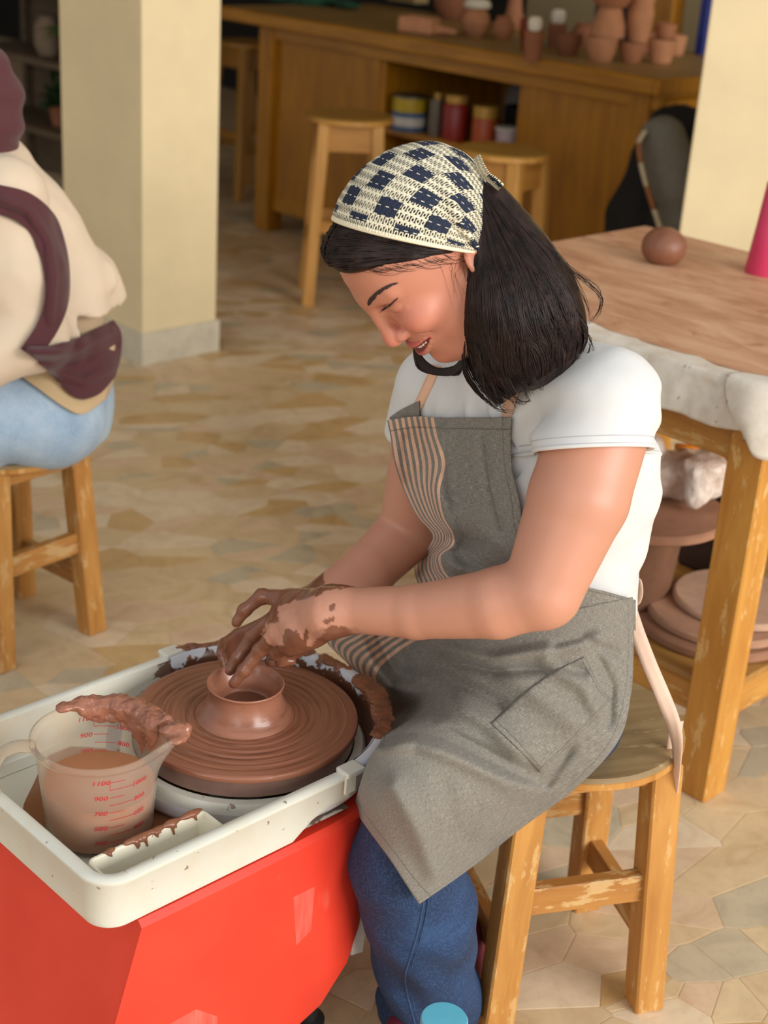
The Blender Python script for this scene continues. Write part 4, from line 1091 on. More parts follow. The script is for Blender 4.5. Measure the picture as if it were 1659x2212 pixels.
def crochet():
    t = NT('crochet_cotton'); t.m.blend_method = 'HASHED' if hasattr(t.m, 'blend_method') else None
    uv = t.coord('UV'); s = t.sep(uv); u, v = s[0], s[1]           # metres along / across the band
    fr = lambda x, p, o=0.0: t.math('SUBTRACT', t.math('FRACT', t.math('ADD', t.math('DIVIDE', x, p), o)), 0.5)
    cell = 0.0265
    row = t.math('FLOOR', t.math('DIVIDE', t.math('ADD', v, 0.0085), cell)); col = t.math('FLOOR', t.math('DIVIDE', u, cell))
    chk = t.math('MODULO', t.math('ABSOLUTE', t.math('ADD', row, col)), 2.0)
    iu = t.math('LESS_THAN', t.math('ABSOLUTE', fr(u, cell)), 0.44); iv = t.math('LESS_THAN', t.math('ABSOLUTE', fr(t.math('ADD', v, 0.0085), cell)), 0.42)
    navy = t.math('MULTIPLY', t.math('MULTIPLY', chk, iu), iv)
    navy = t.math('MULTIPLY', navy, t.math('GREATER_THAN', v, 0.0085))
    # treble stitches: upright loops between rows of chain
    rp = 0.0104; sp = 0.0052
    fy = fr(v, rp); rowi = t.math('FLOOR', t.math('DIVIDE', v, rp)); fx = fr(t.math('ADD', u, t.math('MULTIPLY', t.math('MODULO', rowi, 2.0), sp * .5)), sp)
    e = t.math('SQRT', t.math('ADD', t.math('POWER', t.math('DIVIDE', t.math('ABSOLUTE', fx), .36), 2.0), t.math('POWER', t.math('DIVIDE', t.math('ABSOLUTE', fy), .44), 2.0)))
    ring = t.math('SUBTRACT', 1.0, t.math('DIVIDE', t.math('ABSOLUTE', t.math('SUBTRACT', e, .80)), .42), clamp=True)
    fc = fr(u, .0030); chain = t.math('MULTIPLY', t.math('SUBTRACT', 1.0, t.math('DIVIDE', t.math('SUBTRACT', .5, t.math('ABSOLUTE', fy)), .17), clamp=True), t.math('SUBTRACT', 1.0, t.math('MULTIPLY', t.math('ABSOLUTE', fc), .9)))
    h = t.math('MAXIMUM', ring, chain)
    edge = t.math('MULTIPLY', t.math('LESS_THAN', v, 0.0035), t.math('SUBTRACT', 1.0, t.math('ABSOLUTE', fr(u, .0034)))); h = t.math('MAXIMUM', h, edge)
    hn = t.math('MAXIMUM', h, t.math('MULTIPLY', navy, t.math('SUBTRACT', .75, t.math('MULTIPLY', t.math('ABSOLUTE', fx), .6))))
    dash = t.math('MULTIPLY', t.math('LESS_THAN', t.math('ABSOLUTE', fr(u, sp * 1.7)), .20), t.math('GREATER_THAN', t.math('ABSOLUTE', fr(v, rp, .0)), .455)); navy = t.math('MULTIPLY', navy, t.math('SUBTRACT', 1.0, dash))
    n = t.noise(t.coord(), 500, 2)
    cream = t.ramp(n, [(.3, lin((232, 220, 186))), (.7, lin((248, 240, 214)))]); blue = t.ramp(n, [(.3, lin((18, 26, 44))), (.7, lin((32, 42, 66)))])
    t.set(Base_Color=t.mix(navy, cream, blue), Roughness=.85, Alpha=t.math('GREATER_THAN', hn, .17)); t.bump(hn, .9, .0016)
    return t.m
M_CROCHET = crochet()
PH0, PH1 = math.radians(60), math.radians(152)
NV, NU = 90, 170
G, ph, th = scarf_grid(PH0, PH1, NV, NU, .0035)
# soft diagonal folds that run down to the knot behind the ear
vv = np.linspace(0, 1, NV)[:, None]; tt = np.linspace(0, 1, NU)[None]
fold = np.zeros((NV, NU))
for s_ in (0, 1):
    d1 = (vv - (.30 + 1.0 * (np.abs(tt - s_) - .06))); fold += .0045 * np.exp(-(d1 / .045) ** 2) * (np.abs(tt - s_) < .5) * sstep(.5, .12, np.abs(tt - s_)) - .0030 * np.exp(-((d1 + .09) / .05) ** 2) * sstep(.5, .1, np.abs(tt - s_))
nrm = (G - np.array([0, 0, .047])) / np.array([.0965, .0825, .0815]) ** 2; nrm /= np.linalg.norm(nrm, axis=-1)[..., None]
G = G + nrm * (fold + .0012 * vnoise((G * 45).reshape(-1, 3), 6, 2).reshape(NV, NU))[..., None]
lu = np.cumsum(np.r_[0, np.linalg.norm(np.diff(G[NV // 3], axis=0), axis=1)]); lv = np.linalg.norm(np.diff(G, axis=0), axis=2); lv = np.vstack([np.zeros(NU), np.cumsum(lv, 0)])
lvm = lv[:, NU // 2][:, None] * .35 + lv * .65
UVc = np.stack([np.broadcast_to(lu + .004, (NV, NU)), lvm], -1)
scarf = mesh_obj('headscarf', hwN(G.reshape(-1, 3)), grid_faces(NV, NU), M_CROCHET, None, True, uv=UVc.reshape(-1, 2)); tag(scarf, 'cream crocheted headscarf with navy squares'); solidify(scarf, .0022, -1); set_parent_keep(scarf, woman)
# the scarf's back edge rolls into a hem and its point stands off the hair
def strip_uv(P, w_dir, wid, mat, name, lab=None, n=40, m=14, curl=0.0):
    P = crom(P, n); W_ = crom(w_dir, n); V = []; UV = []; L = np.r_[0, np.cumsum(np.linalg.norm(np.diff(P, axis=0), axis=1))]
    wid = np.broadcast_to(wid, n)
    for i in range(n):
        for j in range(m):
            f = j / (m - 1) - .5; V.append(P[i] + W_[i] * f * wid[i]); UV.append((L[i], (f + .5) * wid[i]))
    o = mesh_obj(name, V, grid_faces(n, m), mat, None, True, uv=UV)
    if lab: tag(o, lab)
    solidify(o, .002, 0); set_parent_keep(o, woman); return o
rim = crom(hwN(G[-1][np.linspace(4, NU - 5, 14).astype(int)]), 70)
V, Fq = tube_vf(rim, .0030, 8); t = NT('cream_cotton_cord'); t.set(Base_Color=lin((232, 220, 190)), Roughness=.85); t.bump(t.noise(t.coord(), 400, 2), .6, .001); M_CREAM = t.m
o = mesh_obj('scarf_hem', V, Fq, M_CREAM, scarf, True)
o = mesh_obj('scarf_hem', *tube_vf(crom(hwN(G[0][np.linspace(0, NU - 1, 16).astype(int)]), 80), .0024, 8), M_CREAM, scarf, True)
tl = [J(1030, 338, 1.70), J(1038, 358, 1.69), J(1050, 378, 1.685), J(1068, 392, 1.68), J(1082, 406, 1.68)]
wd = [np.array([.3, -.8, .5])] * 5
o = strip_uv(tl, wd, np.linspace(.016, .018, 40), M_CROCHET, 'scarf_tail', 'crocheted tip of the headscarf')

# ---- hair
def hair_mat():
    t = NT('dark_hair'); co = t.coord(); n = t.noise(co, 60, 3)
    t.set(Base_Color=t.ramp(n, [(.3, lin((20, 12, 11))), (.7, lin((46, 30, 26)))]), Roughness=.42, Specular_IOR_Level=.28); t.bump(t.noise(co, 500, 2), .2, .0006); return t.m
M_HAIR = hair_mat()
CAP = SDF(); CAP.ell((.000, 0, .047), (.0945, .0805, .0795), .01)
CAP.ell((.064, 0, .088), (.028, .050, .026), .02)                      # roll over the brow
HL = np.array([-.64, 0, .77]); HL /= np.linalg.norm(HL)
CAP.fn(lambda X: -((X - np.array([.083, 0, .090])) @ HL + .006 * np.sin(X[:, 1] * 60)), .006, 'i')
CAP.fn(lambda X: -(X[:, 2] + .050 - .35 * (X[:, 0] + .05)), .006, 'i')
HV = SDF()
HV.fn(lambda X: CAP(hlN(X).astype(np.float32)) * HS, 0, 'u')
hp_ = [(1062, 430, 1.70, .016), (1076, 475, 1.695, .022), (1098, 545, 1.69, .0385), (1117, 620, 1.685, .0550), (1131, 690, 1.682, .0630), (1126, 735, 1.678, .0460), (1106, 772, 1.676, .034), (1076, 820, 1.672, .014)]
HV.chain([J(*p[:3]) for p in hp_], [p[3] for p in hp_], .03)
HV.ell(J(1190, 740, 1.700), (.034, .045, .050), .03)
HV.chain([J(1030, 560, 1.72), J(1040, 700, 1.72), J(1060, 800, 1.71)], [.022, .028, .02], .03)
HV.cone(hw((-.040, 0, .0)), J(1085, 640, 1.77), .045, .030, .02)
LC = np.array([[1036, 470], [1022, 545], [1010, 620], [1004, 700], [1003, 770], [1012, 825], [1045, 872], [1085, 892]], float)
RCc = np.array([[1046, 392], [1112, 475], [1185, 560], [1225, 622], [1250, 672], [1261, 712], [1262, 744], [1250, 778]], float)
def hair_groove(X):
    px = projN(X); 
    return .0016 * vnoise(np.c_[(px[:, 0] - .25 * (px[:, 1] - 600)) / 9.0, px[:, 1] / 120.0, X[:, 1] * 60], 4, 2)
HV.fn(lambda X: hair_groove(X) * (hlN(X)[:, 0] < .02))
lo, hi = lo_hi([hw((.1, 0, .1)), hw((-.12, 0, .05)), hw((0, .09, 0)), hw((0, -.09, 0)), J(1262, 715, 1.68), J(1086, 890, 1.67), J(1000, 700, 1.62)], .035)
hair, _, _ = sdf_obj('hair', HV, lo, hi, 0.0026, M_HAIR, None); tag(hair, 'shoulder-length dark brown hair'); set_parent_keep(hair, woman)
def strands(name, curves, radii, parent, mat, n=14):
    V, Fq = [], []
    for c, r in zip(curves, radii):
        P = crom(c, n); R = r * np.sin(np.linspace(.25, math.pi - .05, n)) ** .4
        v, f = tube_vf(P, R, 4, False); b = len(V); V += v; Fq += [tuple(i + b for i in q) for q in f]
    o = mesh_obj(name, V, Fq, mat, None, True); tag(o, kind='stuff'); o.parent = parent; return o
rr = np.random.default_rng(12); cs, rs_ = [], []
LCd, RCd = crom(LC, 16), crom(RCc, 16); sv = np.linspace(0, 1, 16); NCL = 34
cl_u = (np.arange(NCL) + rr.uniform(-.35, .35, NCL) + .5) / NCL; cl_a = rr.uniform(.018, .050, NCL); cl_f = rr.uniform(1.0, 1.9, NCL); cl_p = rr.uniform(0, 1, NCL); cl_end = rr.uniform(.88, 1.05, NCL)
for c_ in range(NCL):
    for i in range(48):
        o_ = rr.normal(0, .022); conv = 1 - .75 * sv ** 2.2
        uu_ = cl_u[c_] + o_ * conv + cl_a[c_] * np.sin(2 * math.pi * (cl_f[c_] * sv + cl_p[c_])) * sstep(.1, .6, sv) + rr.normal(0, .003, 16).cumsum() * .4
        px = LCd + (RCd - LCd) * np.clip(uu_, -.02, 1.03)[:, None]
        e_ = cl_end[c_] * rr.uniform(.92, 1.04); k = int(np.clip(round(16 * e_), 8, 16)); px = px[:k].copy()
        if e_ > 1.0: px[-1] += [rr.uniform(-6, 4), 10]
        cs.append(px[(1 if rr.random() < .15 else 0)::2]); rs_.append(rr.uniform(.0003, .00075))
Dn = np.array([ray(*p) for c in cs for p in c]); hit, tt_ = HV.march(CAM0[None], Dn, 3.0, 1.35, 60)
hit = hit - Dn * rr.uniform(-.001, .0035, (len(Dn), 1)); miss = tt_ > 2.2
out, k = [], 0
for c in cs:
    h_ = hit[k:k + len(c)]; m_ = miss[k:k + len(c)]; k += len(c)
    if m_.sum() > len(c) - 4: out.append(None); continue
    y = h_[:, 1].copy(); idx = np.arange(len(c)); y[m_] = np.interp(idx[m_], idx[~m_], y[~m_]); out.append(np.array([PY(p[0], p[1], yy) for p, yy in zip(c, y)]))
sel = [i for i, o_ in enumerate(out) if o_ is not None]
strands('hair_strands', [out[i] for i in sel], [rs_[i] for i in sel], hair, M_HAIR, 18)
# combed front: strands that sweep from the parting over the brow to the ear
cs, rs_ = [], []
for i in range(260):
    w = rr.random(); side = 1 if rr.random() < .75 else -1; L = []
    for s_ in np.linspace(0, 1, 6):
        th_ = math.pi / 2 - side * (s_ * 1.25 + .02); ph_ = PH0 - (.02 + .34 * w + rr.normal(0, .012)) * (1 - .25 * s_) + .05 * math.sin(3 * s_)
        d = np.array([math.sin(th_) * math.cos(ph_), math.cos(th_), math.sin(th_) * math.sin(ph_)]); L.append(d)
    D_ = np.array(L); O_ = np.tile([QX, 0, QZ], (6, 1)); t_ = cap_hit(D_, 0); P_ = O_ + D_ * t_[:, None]
    # settle on the hair roll
    for _ in range(12):
        dd = CAP(P_.astype(np.float32)); P_ = P_ - D_ * np.clip(dd, -.01, .01)[:, None] * .8
    cs.append(hwN(P_ + D_ * rr.uniform(0, .002))); rs_.append(rr.uniform(.0005, .0012))
strands('hair_strands', cs, rs_, hair, M_HAIR, 14)
FACE = SDF(); FACE.fn(lambda X: HD(hlN(X).astype(np.float32)) * HS, 0, 'u')
def on_face(px, off):
    D_ = np.array([ray(*p) for p in px]); h_, _ = FACE.march(CAM0[None], D_, 3, 1.45, 45); return h_ - D_ * off
# loose wisps, and the lock that swings below the chin
fly = []
for pts in ([(1190, 545), (1240, 585), (1290, 622), (1302, 650), (1285, 690), (1262, 700)], [(1200, 560), (1255, 600), (1296, 640), (1290, 680)], [(1150, 510), (1215, 560), (1262, 640), (1275, 690)], [(1120, 470), (1180, 530), (1236, 590), (1252, 650)],
            [(1240, 700), (1275, 730), (1262, 775), (1235, 800)], [(1245, 690), (1268, 720), (1285, 760)], [(1235, 760), (1252, 790), (1230, 830)], [(1215, 790), (1222, 820), (1190, 850)],
            [(1050, 860), (1072, 884), (1110, 890)], [(1100, 860), (1130, 870), (1150, 862)]):
    yb = 1.66 if pts[0][0] > 1000 else 1.63
    for j in range(5):
        fly.append(np.array([J(p[0] + rr.normal(0, 3), p[1] + rr.normal(0, 3), yb + .004 * k_ if pts[0][0] > 1000 else yb) for k_, p in enumerate(pts)]) )
for k_ in range(len(fly)):
    if abs(fly[k_][0][1] - 1.63) < 1e-6:
        pp = [proj(p) for p in fly[k_]]; hh, _ = BODY.march(CAM0[None], np.array([ray(*p) for p in pp]), 3, 1.35, 60); fly[k_] = hh - np.array([ray(*p) for p in pp]) * .0015
strands('hair_wisps', fly, [.00028] * len(fly), hair, M_HAIR, 16)
cs, rs_ = [], []
for i in range(64):
    x0 = rr.uniform(738, 985); y0 = np.interp(x0, [735, 800, 870, 940, 985], [574, 586, 576, 560, 553]) - rr.uniform(2, 10); L_ = rr.uniform(25, 75); dr = rr.uniform(.02, .22) + .25 * max(0, (800 - x0) / 70) * rr.random() - .18 * max(0, (x0 - 930) / 50) * 0
    cs.append([(x0, y0), (x0 + L_ * .3, y0 + L_ * dr * .7 + 3), (x0 + L_ * .65, y0 + L_ * dr * 1.1 + 2), (min(x0 + L_, 1005), y0 + L_ * dr * 1.0 - rr.uniform(0, 5))]); rs_.append(rr.uniform(.00010, .0002))
for i in range(6):                                   # in front of the ear
    x0 = rr.uniform(955, 1005); y0 = rr.uniform(552, 575); cs.append([(x0, y0), (x0 - rr.uniform(-6, 14), y0 + 18), (x0 + rr.uniform(-14, 10), y0 + rr.uniform(30, 55)), (x0 + rr.uniform(-4, 16), y0 + rr.uniform(60, 110))]); rs_.append(rr.uniform(.00010, .0002))
P_ = on_face([p for c in cs for p in c], .0008).reshape(-1, 4, 3); strands('hair_wisps', list(P_), rs_, hair, M_HAIR, 10)
lock = []
for j in range(26):
    o_ = rr.normal(0, 4, 2); lock.append(np.array([J(1010 + o_[0], 770 + o_[1], 1.80), J(985 + o_[0], 800 + o_[1], 1.80), J(945 + o_[0], 802 + .6 * o_[1], 1.80), J(915 + o_[0], 788 + o_[1], 1.80), J(902 + o_[0] * .6, 766 + o_[1], 1.80), J(897 + o_[0] * .4, 748, 1.80)]))
strands('hair_lock', lock, [.0022] * 26, hair, M_HAIR, 16)

# ---- eyebrow and lashes
cs, rs_ = [], []
bl0 = np.array([(794, 659), (799, 650), (812, 637), (828, 625), (846, 615), (860, 611)], float); wd_ = [8, 9.5, 9, 7, 4, 1.5]
for i in range(150):
    s0 = rr.uniform(0, .88); s1 = min(1, s0 + rr.uniform(.10, .16)); o_ = rr.uniform(-1, 1)
    C_ = crom(np.c_[bl0, wd_], 50); a, b = C_[int(s0 * 49)], C_[int(s1 * 49)]; m_ = (a + b) / 2; nn = np.array([-.55, -.83])
    cs.append([a[:2] - nn * a[2] * (o_ * .5 + .12), m_[:2] - nn * m_[2] * o_ * .5, b[:2] - nn * b[2] * (o_ * .4 - .14)]); rs_.append(rr.uniform(.00028, .0006))
P_ = on_face([p for c in cs for p in c], .0008).reshape(-1, 3, 3)
t = NT('brow_hair'); t.set(Base_Color=lin((58, 40, 38)), Roughness=.6); M_BROW = t.m
o = strands('eyebrow', list(P_), rs_, body, M_BROW, 5); o.matrix_parent_inverse = body.matrix_parent_inverse.copy() if False else Matrix.Identity(4)
ls_ = crom([(826, 669), (835, 663), (845, 656), (853, 649), (861, 641)], 40)
P1 = on_face(ls_[::5], .0003); la = [P1]; ra_ = [.0009]
for i in range(30):
    a = ls_[int(i / 30 * 39)]; L_ = rr.uniform(4, 8.5); d = np.array([-.45 - .2 * (1 - i / 30), .9]); q = [a, a + d * L_ * .5 + [0, .6], a + d * L_ + [-1.2, 0]]
    b_ = on_face(q, .0006); b_[2] -= ray(*q[2]) * .003; b_[1] -= ray(*q[1]) * .0014; la.append(b_); ra_.append(.00032)
strands('eyelashes', la, ra_, body, M_BROW, 8)

# ---- apron: grey linen with a band of peach stripes
def linen(name, stripes=None, hem=None, vmax=9.0):
    """UV: x across the cloth, y down it, in metres"""
    t = NT(name); uv = t.coord('UV'); s = t.sep(uv)
    a = t.noise(t.coord('UV', scale=(1500, 90, 1)), 1, 3, .6); b = t.noise(t.coord('UV', scale=(90, 1500, 1), loc=(5, 2, 0)), 1, 3, .6)
    m = t.math('MULTIPLY', t.math('ADD', a, b), .5)
    c = t.ramp(m, [(.36, lin((82, 79, 74))), (.5, lin((118, 113, 104))), (.64, lin((164, 155, 139)))])
    c = t.mix(t.ramp(t.noise(t.coord('UV', scale=(14, 14, 1)), 1, 3), [(.35, .0), (.75, .22)]), c, lin((122, 116, 106)))
    if stripes:
        u0, u1, n = stripes; p = (u1 - u0) / n
        f = t.math('FRACT', t.math('DIVIDE', t.math('SUBTRACT', s[0], u0), p))
        k = t.math('MULTIPLY', t.math('LESS_THAN', f, .5), t.math('MULTIPLY', t.math('GREATER_THAN', s[0], u0), t.math('MULTIPLY', t.math('LESS_THAN', s[1], vmax), t.math('LESS_THAN', s[0], u1 - p * .4))))
        c = t.mix(k, c, t.ramp(m, [(.36, lin((190, 144, 118))), (.62, lin((232, 190, 160)))]))
    if hem:
        k = None
        for ax, pos in hem:
            d = t.math('LESS_THAN', t.math('ABSOLUTE', t.math('SUBTRACT', s[ax], pos)), .0011); k = d if k is None else t.math('MAXIMUM', k, d)
        c = t.mix(t.math('MULTIPLY', k, .4), c, lin((62, 58, 54)))
    t.set(Base_Color=c, Roughness=.9, Sheen_Weight=.1); t.bump(m, .5, .0007); return t.m
def smooth2(Y, it):
    for _ in range(it):
        Z = np.pad(Y, 1, mode='edge'); Z[0] = 2 * Z[1] - Z[2]; Z[-1] = 2 * Z[-2] - Z[-3]; Z[:, 0] = 2 * Z[:, 1] - Z[:, 2]; Z[:, -1] = 2 * Z[:, -2] - Z[:, -3]
        Y = .5 * Y + .125 * (Z[:-2, 1:-1] + Z[2:, 1:-1] + Z[1:-1, :-2] + Z[1:-1, 2:])
    return Y
def fill_nan(Y):
    Y = Y.copy(); n, m = Y.shape
    for i in range(n):
        ok = ~np.isnan(Y[i])
        if ok.sum() > 2:
            idx = np.arange(m); good = idx[ok]; l, r = good[0], good[-1]
            Y[i, ~ok] = np.interp(idx[~ok], good, Y[i, ok])
            kk = min(6, len(good) - 1); sl = (Y[i, good[kk]] - Y[i, l]) / (good[kk] - l); sr = (Y[i, r] - Y[i, good[-1 - kk]]) / (r - good[-1 - kk])
            Y[i, :l] = Y[i, l] + (idx[:l] - l) * np.clip(sl, -.004, .004); Y[i, r + 1:] = Y[i, r] + (idx[r + 1:] - r) * np.clip(sr, -.004, .004)
    for j in range(m):
        ok = ~np.isnan(Y[:, j]); idx = np.arange(n)
        if ok.sum(): Y[~ok, j] = np.interp(idx[~ok], idx[ok], Y[ok, j])
    return Y
def polydist(P, L):
    L = np.asarray(L, float); best = np.full(P.shape[:2], 1e9)
    for a, b in zip(L[:-1], L[1:]):
        d = b - a; t_ = np.clip(((P - a) @ d) / (d @ d), 0, 1); best = np.minimum(best, np.linalg.norm(P - (a + t_[..., None] * d), axis=-1))
    return best
def drape(name, ctrl, n, m, S, off, folds, sm, mat, uvsize, dmax=2.3, ymask=None, thick=.0016, lab=None, parent=None):
    """cloth whose outline follows traced directions and whose depth comes from the body below it"""
    PX = crom2(np.array(ctrl, float), n, m); D_ = np.array([ray(*p) for p in PX.reshape(-1, 2)])
    h_, t_ = S.march(CAM0[None], D_, 3.2, 1.2, 90); bad = (t_ > dmax) | (np.abs(S(h_)) > .004)
    Y = h_[:, 1].copy(); Y[bad] = np.nan; Y = Y.reshape(n, m)
    Yr = Y.copy(); Y = smooth2(fill_nan(Y), sm) - off
    for line, amp, wid in folds: Y = Y - 2.3 * amp * np.exp(-(polydist(PX, line) / (wid * .85)) ** 2)
    Y = np.where(np.isnan(Yr), Y, np.minimum(Y, Yr - .006)); Y = smooth2(Y, 3); Y = np.where(np.isnan(Yr), Y, np.minimum(Y, Yr - .004))
    P = np.array([PY(p[0], p[1], y) for p, y in zip(PX.reshape(-1, 2), Y.ravel())])
    uu, vv_ = np.meshgrid(np.linspace(0, uvsize[0], m), np.linspace(0, uvsize[1], n))
    o = mesh_obj(name, P, grid_faces(n, m), mat, None, True, uv=np.stack([uu, vv_], -1).reshape(-1, 2))
    if lab: tag(o, lab)
    sm_ = solidify(o, thick, 0)
    if parent is None: set_parent_keep(o, woman)
    else: o.parent = parent
    return o, P.reshape(n, m, 3)
LAPS = torso(SDF(), .004); LAPS.fn(lambda X: SLV(X), .01, 'u'); LAPS.fn(lambda X: legs(SDF(), .004)(X), .07, 'u')
# bib: rows from the top hem down to the waist, columns from the far edge to the near edge
bib_c = []
for y_, l_, r_, e_ in ((902, 838, 946, 1104), (940, 845, 953, 1103), (1000, 853, 969, 1106), (1060, 874, 958, 1122), (1115, 902, 966, 1130), (1152, 934, 985, 1144), (1178, 928, 987, 1180), (1202, 904, 962, 1195), (1232, 896, 968, 1215), (1262, 904, 986, 1240), (1300, 916, 962, 1262)):
    bib_c.append([(l_, y_ + (6 if y_ < 950 else 0)), ((l_ + r_) / 2, y_ - 2), (r_, y_), (r_ + (e_ - r_) * .5, y_ + (y_ - 902) * .06), (e_, y_ + (y_ - 902) * .12)])
M_BIB = linen('linen_bib', (.004, .1425, 8), [(1, .030), (0, .270)])
bibf = [([(880, 950), (880, 1060), (935, 1150), (900, 1230)], -.006, 16), ([(955, 940), (945, 1010), (950, 1070), (985, 1160), (960, 1190), (982, 1230), (960, 1290)], .010, 22),
        ([(915, 920), (912, 1010), (925, 1080), (960, 1160)], -.005, 14), ([(930, 1165), (985, 1165), (1040, 1180)], -.010, 16), ([(900, 1210), (960, 1215), (1020, 1235)], .008, 18),
        ([(1048, 940), (1062, 1050), (1085, 1140)], -.003, 8), ([(1000, 1110), (1080, 1180), (1140, 1230)], .004, 26), ([(1020, 960), (1050, 1100)], .003, 30)]
bib, BG = drape('apron', bib_c, 130, 90, LAPS, .017, bibf, 45, M_BIB, (.285, .46), lab='grey linen apron bib with a band of peach stripes')
# the top hem of the bib: a stitched, doubled strip that buckles
P = BG[0][::6]; 
hemP = BG[:9]; V = (hemP + np.array([0, -.0016, .0006])).reshape(-1, 3); nn_, mm_ = hemP.shape[:2]
uu, vv_ = np.meshgrid(np.linspace(0, .285, mm_), np.linspace(0, .028, nn_))
o = mesh_obj('bib_hem', V, grid_faces(nn_, mm_), M_BIB, bib, True, uv=np.stack([uu, vv_], -1).reshape(-1, 2)); solidify(o, .0022, 0)
t = NT('peach_cotton'); t.set(Base_Color=lin((226, 178, 146)), Roughness=.85); t.bump(t.noise(t.coord(), 500, 2), .3, .0008); M_PEACH = t.m

# skirt over the lap and knee: rows waist -> hem, columns far -> near
sk = [[(905, 1285), (960, 1300), (1060, 1325), (1170, 1330), (1270, 1310), (1366, 1290)],
      [(830, 1330), (880, 1360), (1010, 1390), (1150, 1400), (1270, 1390), (1368, 1385)],
      [(735, 1360), (825, 1395), (930, 1440), (1090, 1480), (1240, 1500), (1362, 1500)],
      [(705, 1385), (782, 1440), (880, 1500), (1010, 1570), (1170, 1610), (1335, 1600)],
      [(768, 1452), (824, 1520), (876, 1572), (962, 1622), (1100, 1680), (1245, 1700)],
      [(828, 1572), (836, 1608), (860, 1652), (932, 1706), (1040, 1760), (1130, 1785)],
      [(793, 1650), (810, 1690), (838, 1728), (896, 1790), (960, 1850), (1020, 1872)],
      [(764, 1745), (785, 1776), (808, 1808), (842, 1855), (872, 1902), (905, 1953)]]
M_SKIRT = linen('linen_skirt', (.012, .20, 8), [(1, .514), (0, .684)], .25)
skf = [([(815, 1608), (900, 1600), (1000, 1640), (1100, 1690), (1200, 1716)], .010, 24), ([(860, 1575), (960, 1590), (1060, 1640), (1170, 1690)], -.012, 22),
       ([(850, 1490), (950, 1500), (1060, 1560), (1120, 1620)], .009, 26), ([(870, 1460), (960, 1465), (1080, 1520)], -.006, 18),
       ([(940, 1395), (1060, 1425), (1180, 1405), (1290, 1380)], .008, 16), ([(960, 1425), (1080, 1450), (1200, 1440), (1260, 1450)], -.007, 14),
       ([(1180, 1430), (1260, 1480), (1290, 1540)], .006, 18), ([(1100, 1460), (1160, 1500), (1240, 1560)], .005, 30), ([(1200, 1395), (1260, 1380), (1330, 1410)], -.006, 12),
       ([(1290, 1420), (1320, 1480), (1315, 1560)], -.006, 14), ([(780, 1385), (800, 1430), (840, 1480)], .010, 16), ([(820, 1375), (850, 1440)], -.008, 12), ([(880, 1390), (915, 1470)], .006, 12),
       ([(850, 1700), (900, 1790), (940, 1880)], .006, 26), ([(960, 1700), (980, 1800)], -.004, 26), ([(1060, 1740), (1030, 1820)], .003, 20), ([(1230, 1620), (1180, 1690)], -.006, 14)]
LAP2 = torso(SDF(), .004); LAP2.fn(lambda X: legs(SDF(), .004)(X), .07, 'u'); LAP2.fn(lambda X: JEANS(X), .03, 'u')
skirt, SKG = drape('apron_skirt', sk, 150, 140, LAP2, .020, skf, 40, M_SKIRT, (.70, .53), parent=bib)
# patch pocket on the near thigh
pkc = [[(1062, 1562), (1130, 1500), (1200, 1450), (1262, 1420)], [(1100, 1598), (1165, 1540), (1225, 1490), (1280, 1455)], [(1135, 1634), (1195, 1580), (1250, 1530), (1300, 1490)], [(1166, 1668), (1225, 1612), (1278, 1555), (1320, 1510)]]
LAP3 = SDF()
M_POCKET = linen('linen_pocket', None, [(0, .006), (1, .124), (0, .164)])
def on_skirt(PXc, n, m, off):
    PX = crom2(np.array(PXc, float), n, m).reshape(-1, 2); sp = projN(SKG.reshape(-1, 3)); Y = SKG.reshape(-1, 3)[:, 1]; out = []
    for p in PX:
        d = ((sp - p) ** 2).sum(1); k = np.argpartition(d, 6)[:6]; w = 1 / (d[k] + 1); out.append(PY(p[0], p[1], (Y[k] * w).sum() / w.sum() - off))
    return np.array(out)
n, m = 26, 30; P = on_skirt(pkc, n, m, .0028); uu, vv_ = np.meshgrid(np.linspace(0, .17, m), np.linspace(0, .13, n))
o = mesh_obj('pocket', P, grid_faces(n, m), M_POCKET, bib, True, uv=np.stack([uu, vv_], -1).reshape(-1, 2)); solidify(o, .0016, 0); tag(o, 'patch pocket')
# waistband
wb = [[(1060, 1330), (1150, 1328), (1240, 1272), (1300, 1276), (1372, 1296)], [(1060, 1360), (1150, 1365), (1225, 1335), (1300, 1350), (1372, 1362)]]
WBS = torso(SDF(), .004)
o, _ = drape('waistband', wb, 14, 60, WBS, .018, [], 10, linen('linen_band', None, [(1, .004), (1, .046)]), (.24, .05), parent=bib)
# neck straps and the tie at the back
def ribbon(name, pts, wid, mat, wdir, n=40, parent=None, lab=None):
    P = crom(pts, n); wdir = crom(wdir, n); wdir = wdir / np.linalg.norm(wdir, axis=1)[:, None]; V = []
    for p, w in zip(P, wdir): V += [p - w * wid / 2, p - w * wid / 6, p + w * wid / 6, p + w * wid / 2]
    o = mesh_obj(name, V, grid_faces(n, 4), mat, None, True); solidify(o, .0014, 0); o.parent = parent
    if lab: tag(o, lab)
    return o
def on_shirt(px, off=.004):
    D_ = np.array([ray(*p) for p in px]); h_, t_ = SHIRT.march(CAM0[None], D_, 3.0, 1.3, 80); return h_ - D_ * off
sp_ = on_shirt([(1094, 905), (1098, 880), (1106, 850), (1122, 810), (1135, 770)]); ribbon('neck_strap', sp_, .020, M_PEACH, [sd] * 5, 30, bib, 'peach cotton neck strap')
sp_ = on_shirt([(893, 892), (906, 870), (918, 846), (930, 820), (945, 790)]); ribbon('neck_strap', sp_, .018, M_PEACH, [sd] * 5, 30, bib, 'peach cotton neck strap')
o, _ = drape('far_bib_corner', [[(842, 902), (868, 884), (905, 866)], [(846, 914), (872, 906), (906, 900)]], 10, 24, LAPS, .006, [], 6, linen('linen_plain'), (.09, .03), parent=bib)
